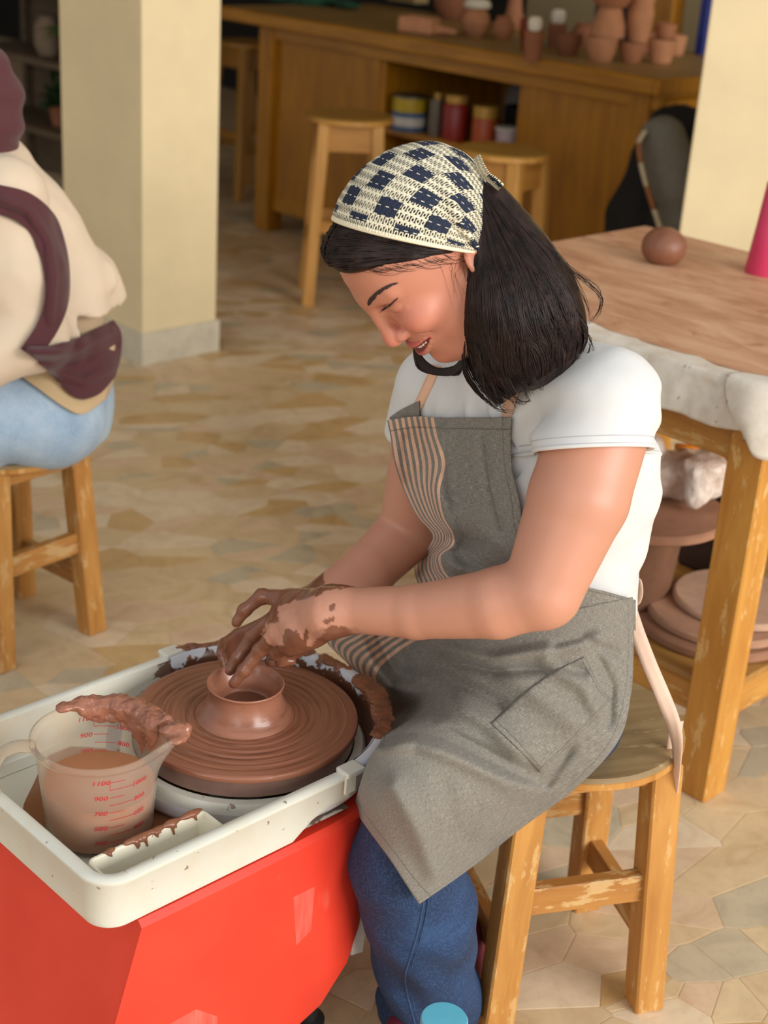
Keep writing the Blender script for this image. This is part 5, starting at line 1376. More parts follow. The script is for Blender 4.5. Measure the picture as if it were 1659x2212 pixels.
M_TIE = plain('tie_cotton', (222, 188, 164), .85, .06, 60, .2)
tie = [J(1362, 1322, 1.80), J(1378, 1370, 1.775), J(1405, 1440, 1.75), J(1435, 1510, 1.73), J(1458, 1575, 1.715), J(1462, 1640, 1.73), J(1452, 1720, 1.76), J(1440, 1800, 1.79)]
ribbon('apron_tie', tie, .020, M_TIE, [np.array([.9, .2, .35])] * 4 + [np.array([.8, -.5, .2]), np.array([.4, -.9, 0]), np.array([.5, -.8, 0]), np.array([.6, -.7, 0])], 60, bib, 'peach cotton tie hanging from the waist')
tie2 = [J(1462, 1560, 1.745), J(1450, 1640, 1.775), J(1440, 1720, 1.80), J(1428, 1815, 1.83)]
ribbon('apron_tie', tie2, .019, M_TIE, [np.array([.9, .2, .1])] * 4, 40, bib, 'peach cotton tie hanging from the waist')
bow = [J(1360, 1305, 1.80), J(1376, 1300, 1.79), J(1383, 1275, 1.785), J(1378, 1248, 1.79), J(1364, 1255, 1.80), J(1358, 1290, 1.81)]
ribbon('tie_loop', bow, .018, M_TIE, [np.array([.2, -.95, .2])] * 6, 30, bib, 'loop of the peach waist tie')

# ---- shoe
M_SHOE = plain('plum_suede', (112, 30, 52), .8); M_SOLE = plain('white_rubber', (222, 214, 208), .6)
an = AnN.copy(); SHO = SDF(); dirf = np.array([-.50, -.866, 0]); fc = np.array([AnN[0] + .030, AnN[1] + .050, 0])
SHO.chain([fc - dirf * .045 + [0, 0, .052], fc + dirf * .08 + [0, 0, .045], fc + dirf * .15 + [0, 0, .035]], [.038, .036, .026], .02); SHO.cone(fc - dirf * .02 + [0, 0, .05], fc - dirf * .015 + [0, 0, .10], .036, .034, .02)
SHO.fn(lambda X: -(X[:, 2] - .018), .002, 'i')
lo, hi = fc - .24, fc + .24; lo[2] = 0; hi[2] = .16
P, Fq = SHO.mesh(lo, hi, .0035); shoe = mesh_obj('shoe', P, Fq, M_SHOE, None, True); tag(shoe, 'plum suede shoe with a white sole'); set_parent_keep(shoe, woman)
SOL = SDF(); SOL.chain([fc - dirf * .048 + [0, 0, .014], fc + dirf * .08 + [0, 0, .014], fc + dirf * .152 + [0, 0, .014]], [.043, .041, .031], .02); SOL.fn(lambda X: np.abs(X[:, 2] - .0135) - .012, .003, 'i')
P, Fq = SOL.mesh(lo, hi, .0035); o = mesh_obj('sole', P, Fq, M_SOLE, shoe, True)
fcF = np.array([AnF[0], AnF[1], 0]); dF = fcF - fc
for src, nm, pr in ((shoe, 'shoe', woman), ):
    c2 = src.copy(); COL.objects.link(c2); c2.location = Vector(src.location) + Vector((dF[0], dF[1], 0)); c2.parent = woman
    s2 = o.copy(); COL.objects.link(s2); s2.parent = c2

# ================================================================== the potter's stool
W_OLD = wood('worn_stool_wood', (198, 142, 70), (166, 108, 44), 'z', 0.5, 0.30, (206, 166, 108))
W_OLDR = wood('worn_rail_wood', (190, 134, 66), (156, 100, 42), 'z', 0.55, 0.45, (204, 170, 116))
W_PLY = wood('plywood_seat', (158, 132, 92), (134, 108, 70), 'x', 0.45, 0.15, (176, 152, 112), 1.4)
def work_stool(name, c, rz, label, sx=1.0):
    e = stool(name, c, rz, 0.437, 0.160, 0.098, 0.119, 0.045, W_OLD, W_OLDR, W_PLY, (.125, .215, .125, .215), label, seat_sx=sx, tseat=0.018, drop=0.035)
    return e
SC = np.array([0.288, 1.830, 0])
work_stool('work_stool', SC, math.radians(17), 'worn orange wooden stool with a round plywood seat, under the woman in the headscarf')
SC2 = np.array([-0.775, 2.775, 0])
work_stool('work_stool', SC2, math.radians(52), 'worn wooden stool with a grey-brown round seat, under the person in light jeans')

# ================================================================== clay table on the right
TK = np.array([0.62, 2.29, 0]); TZ = 0.79; TLX, TLY = 0.91, 0.85
W_TAB = wood('table_leg_wood', (206, 148, 66), (176, 114, 40), 'z', 0.45, 0.25, (216, 176, 112))
W_TABX = wood('table_rail_wood', (202, 146, 68), (172, 112, 42), 'x', 0.45, 0.2, (212, 172, 110))
W_TABY = wood('table_rail_wood_y', (202, 146, 68), (172, 112, 42), 'y', 0.45, 0.2, (212, 172, 110))
table = empty('work_table', tuple(TK), -R45); tag(table, 'square wooden work table stained with clay, draped with a stiff white cloth', 'table')
def table_top_mat():
    t = NT('clay_stained_board'); co = t.coord(); a = t.noise(t.coord('Object', scale=(2, 6, 2), rot=(0, 0, .3)), 2.2, 6, .62, .8); b = t.noise(co, 9, 4, .6, 1.0); d = t.noise(co, 3.2, 3, .5)
    c = t.ramp(a, [(.28, lin((168, 116, 84))), (.48, lin((202, 152, 116))), (.7, lin((224, 182, 146)))])
    c = t.mix(t.ramp(b, [(.60, 0.), (.72, .55)]), c, lin((150, 92, 62))); c = t.mix(t.ramp(d, [(.66, 0.), (.72, .75)]), c, lin((112, 62, 40)))
    t.set(Base_Color=c, Roughness=.6); t.bump(a, .15, .002); return t.m
M_TT = table_top_mat()
box('tabletop', (-TLX / 2, TLY / 2, TZ - 0.016), (TLX, TLY, 0.026), W_TABX, table)
box('clay_board', (-TLX / 2 - 0.0, TLY / 2 + 0.016, TZ + 0.003), (TLX - 0.02, TLY - 0.06, 0.009), M_TT, table, bev=0.002)
LG = [(-0.035, 0.035), (-0.035, TLY - 0.035), (-TLX + 0.14, TLY - 0.05), (-TLX + 0.16, 0.16)]
for x, y in LG: box('leg', (x, y, (TZ - 0.029) / 2), (0.07, 0.07, TZ - 0.029), W_TAB, table)
box('apron_rail', (-TLX / 2, 0.03, TZ - 0.08), (TLX - 0.1, 0.022, 0.12), W_TABX, table); box('apron_rail', (-0.03, TLY / 2, TZ - 0.08), (0.022, TLY - 0.1, 0.09), W_TABY, table)
box('apron_rail', (-TLX / 2, TLY - .05, TZ - 0.08), (TLX - 0.25, 0.022, 0.09), W_TABX, table)
box('stretcher', (-TLX / 2 + .03, 0.05, 0.175), (TLX - 0.16, 0.03, 0.06), W_TABX, table); box('stretcher', (-0.035, TLY / 2, 0.175), (0.03, TLY - 0.1, 0.06), W_TABY, table)
M_PLY2 = wood('shelf_ply', (180, 132, 66), (150, 104, 46), 'x', .5)
box('shelf', (-TLX / 2, TLY / 2, 0.212), (TLX - 0.04, TLY - 0.06, 0.014), M_PLY2, table)
def tw(x, y, z): p = TK + VB * x + VA * y; return np.array([p[0], p[1], z])
# knots in the near leg
t = NT('knot'); t.set(Base_Color=lin((62, 40, 26)), Roughness=.6)
for z, fx in ((0.30, -0.0708), (0.455, -0.0708)):
    o = lathe('knot', [(0.0, 0.0006), (0.008, 0.0006), (0.011, 0.0)], t.m, table, 16, False, False); o.rotation_euler = (0, -math.pi / 2, 0); o.location = (fx + .0006, 0.03, z); o.scale = (1.2, 1, 1)

# stiff white cloth hanging over the table's front edge, with a folded corner
def canvas():
    t = NT('plaster_cloth'); co = t.coord(); a = t.noise(co, 14, 5, .6); b = t.noise(co, 60, 3); g = t.noise(co, 33, 2)
    c = t.ramp(a, [(.3, lin((206, 190, 168))), (.65, lin((234, 226, 212)))]); c = t.mix(t.ramp(b, [(.66, 0.), (.72, .6)]), c, lin((150, 108, 82)))
    t.set(Base_Color=c, Roughness=.75); t.bump(g, .35, .004); return t.m
M_CANVAS = canvas()
def cloth():
    n, m = 26, 90; V = []
    for i in range(n):
        s = i / (n - 1)
        for j in range(m):
            x = -TLX + 0.03 + (TLX - 0.045) * j / (m - 1); k = vnoise(np.array([[x * 6, 0, 0]]), 5, 2)[0]; k2 = vnoise(np.array([[x * 22, s * 2, 3]]), 8, 2)[0]
            drop = 0.085 + 0.018 * k + 0.03 * (j / (m - 1) < .75) * (1 - j / (m - 1)); flat = 0.05 + 0.015 * k2
            L = s * (flat + drop)
            if L < flat - .012: y, z = flat - .012 - L, TZ + 0.009 + .0018 * abs(k2)
            elif L < flat + .012: a = (L - flat + .012) / .024 * math.pi / 2; y, z = -.012 * math.sin(a) , TZ + .009 - .014 * (1 - math.cos(a))
            else: y, z = -.012 - .012 * (L - flat) / .1 * (1 + k) + .006 * k2, TZ - .005 - (L - flat - .012)
            V.append((x, y, z))
    o = mesh_obj('draped_cloth', V, grid_faces(n, m), M_CANVAS, table, True); solidify(o, .003, 1); tag(o, 'stiff white plaster-spattered cloth over the table edge')
    # folded corner by the near leg
    C = [[(-.085, .03, TZ + .012), (-.03, .05, TZ + .014), (.03, .10, TZ + .012)], [(-.090, -.010, TZ + .010), (-.03, -.012, TZ + .012), (.035, .02, TZ + .010)], [(-.070, -.026, TZ - .03), (-.02, -.032, TZ - .04), (.040, -.005, TZ - .045)], [(-.020, -.034, TZ - .075), (.004, -.036, TZ - .098), (.042, -.012, TZ - .10)]]
    G_ = crom2(C, 24, 24); o = mesh_obj('folded_corner', G_.reshape(-1, 3), grid_faces(24, 24), M_CANVAS, table, True); solidify(o, .005, 1); tag(o, 'stiff folded corner of the white cloth')
cloth()

# ---- things on and under the table
M_CLAYB = clay_mat('damp_clay', (132, 84, 60), .5, False)
S = SDF(); S.ell((0, 0, .035), (.0485, .047, .042), .005); S.fn(lambda X: .0016 * vnoise(X * 40, 3, 2)); S.fn(lambda X: -X[:, 2], .006, 'i')
P, Fq = S.mesh((-.07, -.07, -.01), (.07, .07, .1), .003); o = mesh_obj('clay_ball', P, Fq, M_CLAYB, None, True); o.location = tuple(PZ(1430, 568, TZ + .0075)); tag(o, 'smooth brown ball of clay resting on the stained table', 'clay')
M_PINK = plain('pink_plastic', (216, 62, 104), .35, .04, 20, 0)
_b = PZ(1655, 590, TZ + .0075); cup = lathe('pink_cone', [(.0, .0), (.044, .0), (.046, .004), (.036, .10), (.028, .19), (.026, .192), (.0, .192)], M_PINK, None, 40, False, False); cup.location = tuple(_b); tag(cup, 'tall tapered pink plastic tumbler standing upside down on the clay-stained table', 'tumbler')
# batts on the lower shelf
M_BATT = [clay_mat('fired_batt_a', (176, 132, 104), .75, False), clay_mat('fired_batt_b', (196, 158, 130), .75, False), clay_mat('fired_batt_c', (158, 112, 84), .75, False)]
def disc(name, p, r, h, m, label, group=None, rz=0):
    o = lathe(name, [(0, 0), (r - .006, 0), (r, .004), (r, h - .004), (r - .005, h), (0, h)], m, None, 48, False, False); o.location = tuple(p); tag(o, label, 'batt', group); return o
z0 = .2195; c1 = PZ(1545, 1335, z0 + .02)
disc('clay_batt', (c1[0], c1[1], z0), .150, .020, M_BATT[2], 'largest round clay batt, at the bottom of the pile on the table shelf')
disc('clay_batt', (c1[0] + .01, c1[1] + .01, z0 + .0202), .142, .018, M_BATT[0], 'round clay batt in the middle of the pile on the table shelf')
disc('clay_batt', (c1[0] + .045, c1[1] + .035, z0 + .0384), .125, .016, M_BATT[1], 'smallest, palest round clay batt on top of the shelf pile')
c2 = PZ(1665, 1395, z0 + .01)
disc('clay_batt', (c2[0] + .13, c2[1] + .02, z0), .09, .016, M_BATT[0], 'round clay batt lying alone next to the pile of batts on the table shelf')
# upturned bucket carrying another batt and wrapped clay, hidden behind the potter
bk = PZ(1425, 1105, .44); M_BUCKET = plain('shadow_brown_bucket', (112, 76, 54), .6)  # the brownish shadow under the table is put into the bucket's colour
o = lathe('bucket', [(0, 0), (.10, 0), (.115, .19), (.12, .20), (.0, .20)], M_BUCKET, None, 40, False, False); o.location = (bk[0] - .05, bk[1] + .06, z0); tag(o, 'upturned bucket standing on the table shelf, painted the brown of the shadow there', 'bucket')
disc('clay_batt', (bk[0] - .02, bk[1] + .03, z0 + .2002), .155, .02, M_BATT[2], 'wide round clay batt balanced on the upturned bucket')
S = SDF(); rr = np.random.default_rng(9)
for i in range(14): S.ell(rr.uniform((-.09, -.07, .03), (.09, .07, .10)), rr.uniform((.03, .03, .02), (.06, .05, .05)), .02)
S.fn(lambda X: .009 * vnoise(X * 26, 5, 3)); S.fn(lambda X: -X[:, 2], .004, 'i')
P, Fq = S.mesh((-.17, -.15, -.01), (.17, .15, .18), .0045)
t = NT('crumpled_plastic'); co = t.coord(); t.set(Base_Color=t.ramp(t.noise(co, 14, 3), [(.35, lin((190, 160, 138))), (.65, lin((232, 220, 208)))]), Roughness=.25, Specular_IOR_Level=.6); t.bump(t.noise(co, 45, 4, .6), .7, .006)
o = mesh_obj('wrapped_clay', P, Fq, t.m, None, True); _p = PZ(1480, 1000, z0 + .222); o.location = (bk[0] + .035, bk[1] + .05, z0 + .220); o.scale = (.8, .7, .95); tag(o, 'lump of clay wrapped in crumpled clear plastic under the table', 'clay')
M_OR = plain('orange_plastic', (232, 132, 24), .4); M_TEAL = plain('teal_plastic', (70, 164, 176), .4)
def scoop(name, c, mat, label, cat):
    e = empty(name, tuple(c), 2.9); tag(e, label, cat)
    lathe('cup', [(0, 0), (.03, 0), (.036, .05), (.033, .05), (.028, .004), (0, .004)], mat, e, 24, False, False)
    tube('handle', [(.034, 0, .04), (.07, 0, .045), (.10, 0, .042)], .007, mat, e, 8)
    return e
cr_ = PZ(1530, 1100, .44); cr_ = PZ(1572, 1072, z0 + .2); crate_p = (cr_[0] + .03, cr_[1] + .10)
M_CRATE = plain('dark_crate', (70, 52, 44), .6)
bm = bmesh.new(); add_box(bm, 0, 0, .10, .13, .13, .20, bev=.006); o = bm_obj('storage_box', bm, M_CRATE); o.location = (crate_p[0], crate_p[1], z0); o.rotation_euler = (0, 0, -R45); tag(o, 'dark brown storage box under the clay table, carrying two plastic scoops', 'box')
scoop('scoop', (crate_p[0] - .022, crate_p[1] + .03, z0 + .201), M_OR, 'orange plastic scoop lying under the clay table', 'scoop')
scoop('scoop', (crate_p[0] + .01, crate_p[1] - .045, z0 + .201), M_TEAL, 'teal plastic scoop lying under the clay table', 'scoop')

# ---- turquoise lidded pot on the floor by the potter's foot
M_TURQ = plain('turquoise_plastic', (94, 182, 204), .45, .05, 30, .05)
lp = PY(960, 2200, 1.475); e = empty('lidded_pot', (lp[0], lp[1], .001)); LH_ = lp[2] - .09; tag(e, "small tub with a turquoise lid on the floor beside the potter's jeans", 'tub')
lathe('tub', [(0, 0), (.024, 0), (.026, .004), (.0285, .077 + LH_), (0, .077 + LH_)], plain('tub_plastic', (214, 206, 196), .4), e, 40, False, False)
lathe('lid', [(0, .078 + LH_), (.0300, .078 + LH_), (.0305, .080 + LH_), (.0305, .087 + LH_), (.029, .0895 + LH_), (0, .09 + LH_)], M_TURQ, e, 48, False, False)

# ================================================================== second person, turned away on the far stool
per2 = empty('person', tuple(SC2), 0.0); tag(per2, 'seated person in a beige shirt, pale jeans and maroon headscarf, back to the pillar', 'person')
Q = lambda px, py, y: PY(px, py, y)
def vfn(amp, sc, seed, st=(1, 1, 1)): return lambda X: amp * vnoise(X * np.array(st) * sc, seed, 2)
# skin: head and hand (mostly beyond the edge of the picture)
hc = Q(-82, 238, 2.74); S = SDF(); S.ell(hc, (.085, .070, .105), .02); S.ell(hc + [-.055, 0, -.05], (.05, .05, .06), .03); S.cone(hc + [-.085, 0, .0], hc + [-.105, 0, -.03], .010, .014, .012); S.cone(hc + [.02, 0, -.05], Q(-25, 350, 2.77), .05, .055, .03)
el2, wr2 = Q(52, 735, 2.585), Q(-110, 790, 2.50); S.cone(Q(-25, 350, 2.77), Q(5, 440, 2.66), .05, .045, .02); S.cone(Q(5, 440, 2.66), el2, .045, .042, .02); S.cone(el2, wr2, .042, .028, .01); S.cone(wr2, wr2 + [-.08, -.01, -.01], .026, .022, .01)
for i in range(4): b = wr2 + [-.08, -.03 + i * .018, -.01]; S.chain([b, b + [-.035, 0, -.004], b + [-.06, 0, -.025]], [.010, .009, .007], .004)
S.chain([wr2 + [-.03, -.03, 0], wr2 + [-.065, -.05, -.01], wr2 + [-.09, -.05, -.02]], [.012, .010, .008], .006)
P, Fq = S.mesh(np.minimum(hc, wr2) - .2, np.maximum(hc, el2) + .15, .006); vc = np.tile([*lin((196, 142, 116)), 0.0], (len(P), 1))
o = mesh_obj('body', P, Fq, M_SKIN, None, True, vc); set_parent_keep(o, per2)
# jeans
M_PALE = NT('pale_denim'); _t = M_PALE; _c = _t.coord(); _n = _t.noise(_c, 11, 4); _g = _t.noise(_c, 260, 2)
_t.set(Base_Color=_t.mix(_t.ramp(_g, [(.4, 0.), (.75, .35)]), _t.ramp(_n, [(.3, lin((136, 164, 190))), (.65, lin((178, 198, 214)))]), lin((206, 218, 228))), Roughness=.85); _t.bump(_g, .25, .0008); M_PALE = _t.m
S2 = SDF(); S2.ell(Q(108, 880, 2.79), (.125, .165, .115), .03); S2.cone(Q(110, 900, 2.70), Q(-75, 905, 2.62), .092, .078, .04); S2.cone(Q(90, 880, 2.88), Q(-100, 870, 2.90), .09, .075, .04)
S2.chain([Q(-75, 905, 2.62), Q(-78, 1120, 2.68), Q(-70, 1330, 2.72)], [.076, .062, .062], .03); S2.chain([Q(-100, 870, 2.90), Q(-110, 1250, 2.92)], [.072, .062], .03)
S2.fn(lambda X: .006 * np.sin(X[:, 0] * 70 + 4 * vnoise(X * 8, 2, 1)) * sstep(-.2, .6, vnoise(X * 6, 4, 1)))
lo, hi = lo_hi([Q(108, 880, 2.79), Q(-110, 1250, 2.92), Q(-75, 905, 2.62)], .2); lo[2] = .03
P, Fq = S2.mesh(lo, hi, .007); o = mesh_obj('jeans', P, Fq, M_PALE, None, True); set_parent_keep(o, per2); tag(o, 'faded light blue jeans')
# inner tunic with its tan hem
M_TUNIC = cotton('tan_cotton', (206, 176, 132)); M_INNER = cotton('beige_jersey', (190, 164, 132)); M_OVER = cotton('ecru_linen', (222, 200, 172)); M_MAR = cotton('maroon_viscose', (82, 36, 40))
SI = SDF(); SI.chain([Q(40, 480, 2.78), Q(95, 660, 2.79), Q(112, 800, 2.79)], [.075, .108, .122], .02); SI.fn(vfn(.005, 14, 4)); lo, hi = lo_hi([Q(40, 480, 2.78), Q(112, 840, 2.79)], .17)
P, Fq = SI.mesh(lo, hi, .007); o = mesh_obj('inner_top', P, Fq, M_INNER, None, True); set_parent_keep(o, per2)
LOW = SDF(); LOW.fn(lambda X: SI(X), 0, 'u'); LOW.fn(lambda X: S2(X), .03, 'u')
def cloth2(name, ctrl, n, m, S, off, folds, sm, mat, lab=None, thick=.003):
    o, G_ = drape(name, ctrl, n, m, S, off, folds, sm, mat, (.3, .2), dmax=3.4, thick=thick, lab=lab, parent=per2); o.parent = None; set_parent_keep(o, per2); return o
cloth2('tunic_hem', [[(-60, 755), (20, 765), (70, 768), (130, 775), (200, 770), (248, 745)], [(-60, 775), (20, 788), (75, 812), (130, 850), (195, 850), (240, 800)], [(-60, 782), (15, 795), (70, 830), (140, 880), (180, 894), (228, 862)]], 24, 60, LOW, .012, [], 20, M_TUNIC, 'tan tunic hem')
# beige overshirt, open at the hem
SO = SDF(); SO.chain([Q(-20, 380, 2.78), Q(50, 520, 2.78), Q(100, 640, 2.79), Q(122, 690, 2.79)], [.085, .118, .132, .136], .03)
SO.cone(Q(-20, 375, 2.78), Q(10, 430, 2.64), .05, .075, .04); SO.cone(Q(-20, 375, 2.78), Q(0, 420, 2.92), .05, .07, .04)
SO.chain([Q(8, 440, 2.645), Q(45, 600, 2.60), el2 + [.01, 0, .01]], [.074, .075, .068], .02); SO.chain([el2 + [.01, 0, .01], wr2 + [.05, 0, .005]], [.066, .052], .02)
SO.fn(lambda X: .015 * sstep(-.1, .6, vnoise(X * 7, 3, 1)) * np.sin((X[:, 2] * .6 + X[:, 0]) * 62 + 4 * vnoise(X * 9, 7, 1)) + .004 * vnoise(X * 22, 2, 2))
hemz = Q(200, 684, 2.70); hn = np.array([.16, .0, .98]); SO.fn(lambda X: np.where(X[:, 1] < 2.70 - .02, -1.0, -((X - hemz) @ hn)), .004, 'i')
lo, hi = lo_hi([Q(-20, 380, 2.78), Q(122, 740, 2.79), el2, wr2, Q(0, 420, 2.92)], .19)
P, Fq = SO.mesh(lo, hi, .006); o = mesh_obj('overshirt', P, Fq, M_OVER, None, True); set_parent_keep(o, per2); tag(o, 'loose ecru overshirt with rolled seams')
# maroon headscarf: hood, tail over the shoulder, and the end knotted round the waist
SH2 = SDF(); SH2.ell(hc + [.012, 0, .012], (.100, .090, .118), .02); SH2.cone(hc + [.01, 0, -.05], Q(-30, 345, 2.77), .085, .070, .03); SH2.ell(hc + [-.105, 0, -.02], (.06, .055, .08), .02, 'c'); SH2.fn(lambda X: .004 * np.sin((X[:, 2] + .5 * X[:, 0]) * 90 + 3 * vnoise(X * 10, 2, 1)))
P, Fq = SH2.mesh(hc - .24, hc + .22, .006); hj = mesh_obj('headscarf', P, Fq, M_MAR, None, True); set_parent_keep(hj, per2); tag(hj, 'maroon headscarf wrapped over head and shoulder')
ALL2 = SDF(); ALL2.fn(lambda X: SO(X), 0, 'u'); ALL2.fn(lambda X: SI(X), .01, 'u'); ALL2.fn(lambda X: S2(X), .03, 'u')
def band(px, wid, name, off, fl):
    px = np.array(px, float); T_ = np.gradient(px, axis=0); T_ /= np.linalg.norm(T_, axis=1)[:, None]; N_ = np.stack([-T_[:, 1], T_[:, 0]], 1); wid = np.broadcast_to(wid, len(px))
    ctrl = [[tuple(p + n * w * f) for p, n, w in zip(px, N_, wid)] for f in (-.5, -.17, .17, .5)]
    return cloth2(name, ctrl, 16, 70, ALL2, off, fl, 14, M_MAR, thick=.006)
band([(-60, 425), (0, 432), (50, 447), (90, 482), (112, 535), (122, 595), (120, 655), (100, 710), (62, 765)], [62, 62, 64, 62, 56, 52, 48, 44, 40], 'scarf_tail', .012, [([(0, 430), (60, 452), (105, 520), (115, 600), (108, 690)], .008, 7), ([(0, 448), (50, 470), (88, 530), (98, 610)], -.006, 6)])
cloth2('scarf_wrap', [[(52, 752), (110, 748), (170, 730), (215, 708), (244, 692)], [(72, 768), (125, 768), (185, 756), (232, 735), (260, 722)], [(92, 790), (140, 806), (190, 806), (236, 790), (258, 770)], [(118, 812), (146, 846), (180, 862), (214, 850), (246, 815)]], 30, 60, ALL2, .022, [([(70, 760), (150, 762), (240, 715)], .010, 8), ([(80, 778), (160, 785), (250, 745)], -.008, 7), ([(110, 800), (180, 825), (245, 790)], .009, 10)], 12, M_MAR, 'maroon scarf end wrapped round the waist', .006)

# ================================================================== things on the workbench
TC = [clay_mat('terracotta_a', (170, 112, 76), .8, False), clay_mat('terracotta_b', (190, 132, 92), .8, False), clay_mat('terracotta_c', (146, 92, 62), .8, False)]
M_GLAZE = plain('brown_glaze', (118, 42, 18), .18, .1, 30, 0)
M_CHALK = plain('white_plaster', (226, 218, 196), .7, .05, 30, .1)
BZ = 0.9502
def vase(prof, px, py, mat, label, cat='pot', z=BZ, n=36, tilt=0, group=None, name='clay_pot'):
    p = PZ(px, py, z); o = lathe(name, [(0, 0)] + list(prof) + [(max(prof[-1][0] - .006, 0), prof[-1][1] - .002), (max(prof[-2][0] - .007, 0.0), prof[-2][1]), (.0, .012)], mat, None, n, False, False)
    o.location = tuple(p); tag(o, label, cat, group); o.rotation_euler = (tilt, 0, 0); return o
# profile shorthands (radius, height)
cup = lambda r, h, f=.8: [(r * f * .9, 0), (r * f, .004), (r * .95, h * .6), (r, h)]
belly = lambda r, h, m=.55: [(r * m, 0), (r * .9, h * .25), (r, h * .5), (r * .8, h * .78), (r * .62, h * .9), (r * .7, h)]
vase(cup(.044, .115, .72), 1143, 110, M_GLAZE, 'glossy dark brown glazed cup at the edge of the workbench', 'cup')
vase(belly(.062, .11), 1026, 78, TC[1], 'squat pale round-bellied clay pot with a white lid rim, on the workbench')
o = lathe('plaster_dome', [(.052, 0), (.056, .01), (.046, .03), (0, .042)], M_CHALK, None, 32, True, False); q = PZ(1026, 78, BZ); o.location = (q[0] + .03, q[1] + .10, BZ + .085); 
o.location = (q[0], q[1], BZ + .1095); tag(o, 'white plaster dome sitting in the mouth of the squat pale pot', 'plaster')
vase([(.05, 0), (.085, .05), (.10, .12), (.104, .15)], 978, 42, TC[2], 'large dark terracotta bowl behind the pale pot')
# moulded trough lying on the bench
S = SDF(); S.box((-.02, 0, .034), (.078, .055, .034), .018, .01); S.box((-.02, 0, .062), (.060, .040, .040), .012, .01, 'c'); S.cone((.05, 0, .025), (.13, .01, .02), .020, .014, .02); S.fn(lambda X: -X[:, 2], .004, 'i')
P, Fq = S.mesh((-.2, -.1, -.01), (.24, .1, .12), .005); o = mesh_obj('clay_scoop', P, Fq, TC[1], None, True); o.location = tuple(PZ(915, 74, BZ)); o.rotation_euler = (0, 0, -.45); tag(o, 'clay scoop-shaped trough lying on the workbench', 'scoop')
vase(belly(.046, .085, .6), 1085, 84, TC[0], 'small terracotta pot between the pale pot and the glazed cup')
o = vase([(.04, 0), (.05, .03), (.035, .07), (.028, .12), (.034, .17)], 1108, 62, TC[0], 'slender-necked terracotta bottle behind the glazed cup', 'bottle')
for (px, py, z, s, lab) in ((1155, 66, BZ + .10, .026, 'white plaster knob standing on a clay cup behind the glazed cup'), (1112, 12, BZ + .171, .03, 'white plaster knob on the slender-necked bottle'), (1205, 50, BZ + .09, .028, 'white plaster cylinder standing on a clay cup')):
    q = PZ(px, py, z); base = None
    o = lathe('plaster_form', [(s * .8, 0), (s, s * .5), (s, s * 1.3), (s * .7, s * 1.8), (0, s * 1.9)], M_CHALK, None, 24, True, False); o.location = tuple(q); tag(o, lab, 'plaster')
    if 'cup' in lab: oo = lathe('clay_cup', [(0, 0), (.03, 0), (.034, .03), (.036, z - BZ - .0005), (0, z - BZ - .0005)], TC[2], None, 24, False, False); oo.location = (q[0], q[1], BZ); tag(oo, lab.replace('white plaster knob standing on a clay cup', 'clay cup under a white plaster knob').replace('white plaster cylinder standing on a clay cup', 'clay cup under a white plaster cylinder'), 'cup')
q = PZ(1112, 62, BZ)
for o in bpy.data.objects:
    if o.name.startswith('plaster_form') and o.get('label') == 'white plaster knob on the slender-necked bottle': b_ = [k for k in bpy.data.objects if k.get('label') == 'slender-necked terracotta bottle behind the glazed cup'][0]; o.location = (b_.location.x, b_.location.y, BZ + .1685)
# the heap of unfired pots at the bench's end
heap = [(1225, 118, cup(.050, .075, .7), 2, 'dark unfired bowl at the outer edge of the pot heap'), (1296, 132, cup(.058, .085, .74), 1, 'unfired clay cup at the front of the pot heap'),
        (1362, 134, cup(.048, .07, .72), 0, 'small unfired cup in the gap of the pot heap'), (1425, 136, cup(.052, .085, .78), 1, 'unfired clay cup at the bench-end side of the heap'),
        (1258, 98, belly(.052, .085), 2, 'round-bellied unfired pot at the back of the heap'), (1385, 112, cup(.05, .08), 2, 'unfired cup in the second row of the heap'), (1455, 118, cup(.045, .075), 1, 'unfired cup nearest the wall pillar in the heap')]
hp = []
for px, py, pr, m, lab in heap: hp.append(vase(pr, px, py, TC[m], lab))
def on(o, dx, dy, pr, m, lab, h, flip=False):
    v = lathe('clay_pot', [(0, 0)] + pr + [(pr[-1][0] - .006, pr[-1][1] - .003), (0, .014)], TC[m], None, 36, False, False)
    v.location = (o.location.x + dx, o.location.y + dy, BZ + h); tag(v, lab, 'pot')
    if flip: v.rotation_euler = (math.pi, 0, 0); v.location.z += pr[-1][1]
    return v
u1 = on(hp[1], .02, .03, cup(.062, .105, .66), 1, 'unfired bowl turned upside down on the front cup of the heap', .0845, True)
u2 = on(u1, .0, .0, [(.055, 0), (.075, .03), (.088, .065), (.09, .075)], 0, 'wide unfired bowl at the very top of the heap', .190)
u3 = on(hp[2], .02, .03, [(.036, 0), (.046, .05), (.050, .10), (.044, .135), (.052, .16)], 1, 'tall unfired vase standing on the small cup of the heap', .0695)
u4 = on(hp[3], .01, .02, cup(.04, .055), 0, 'little unfired cup stacked on the bench-end cup', .0845)
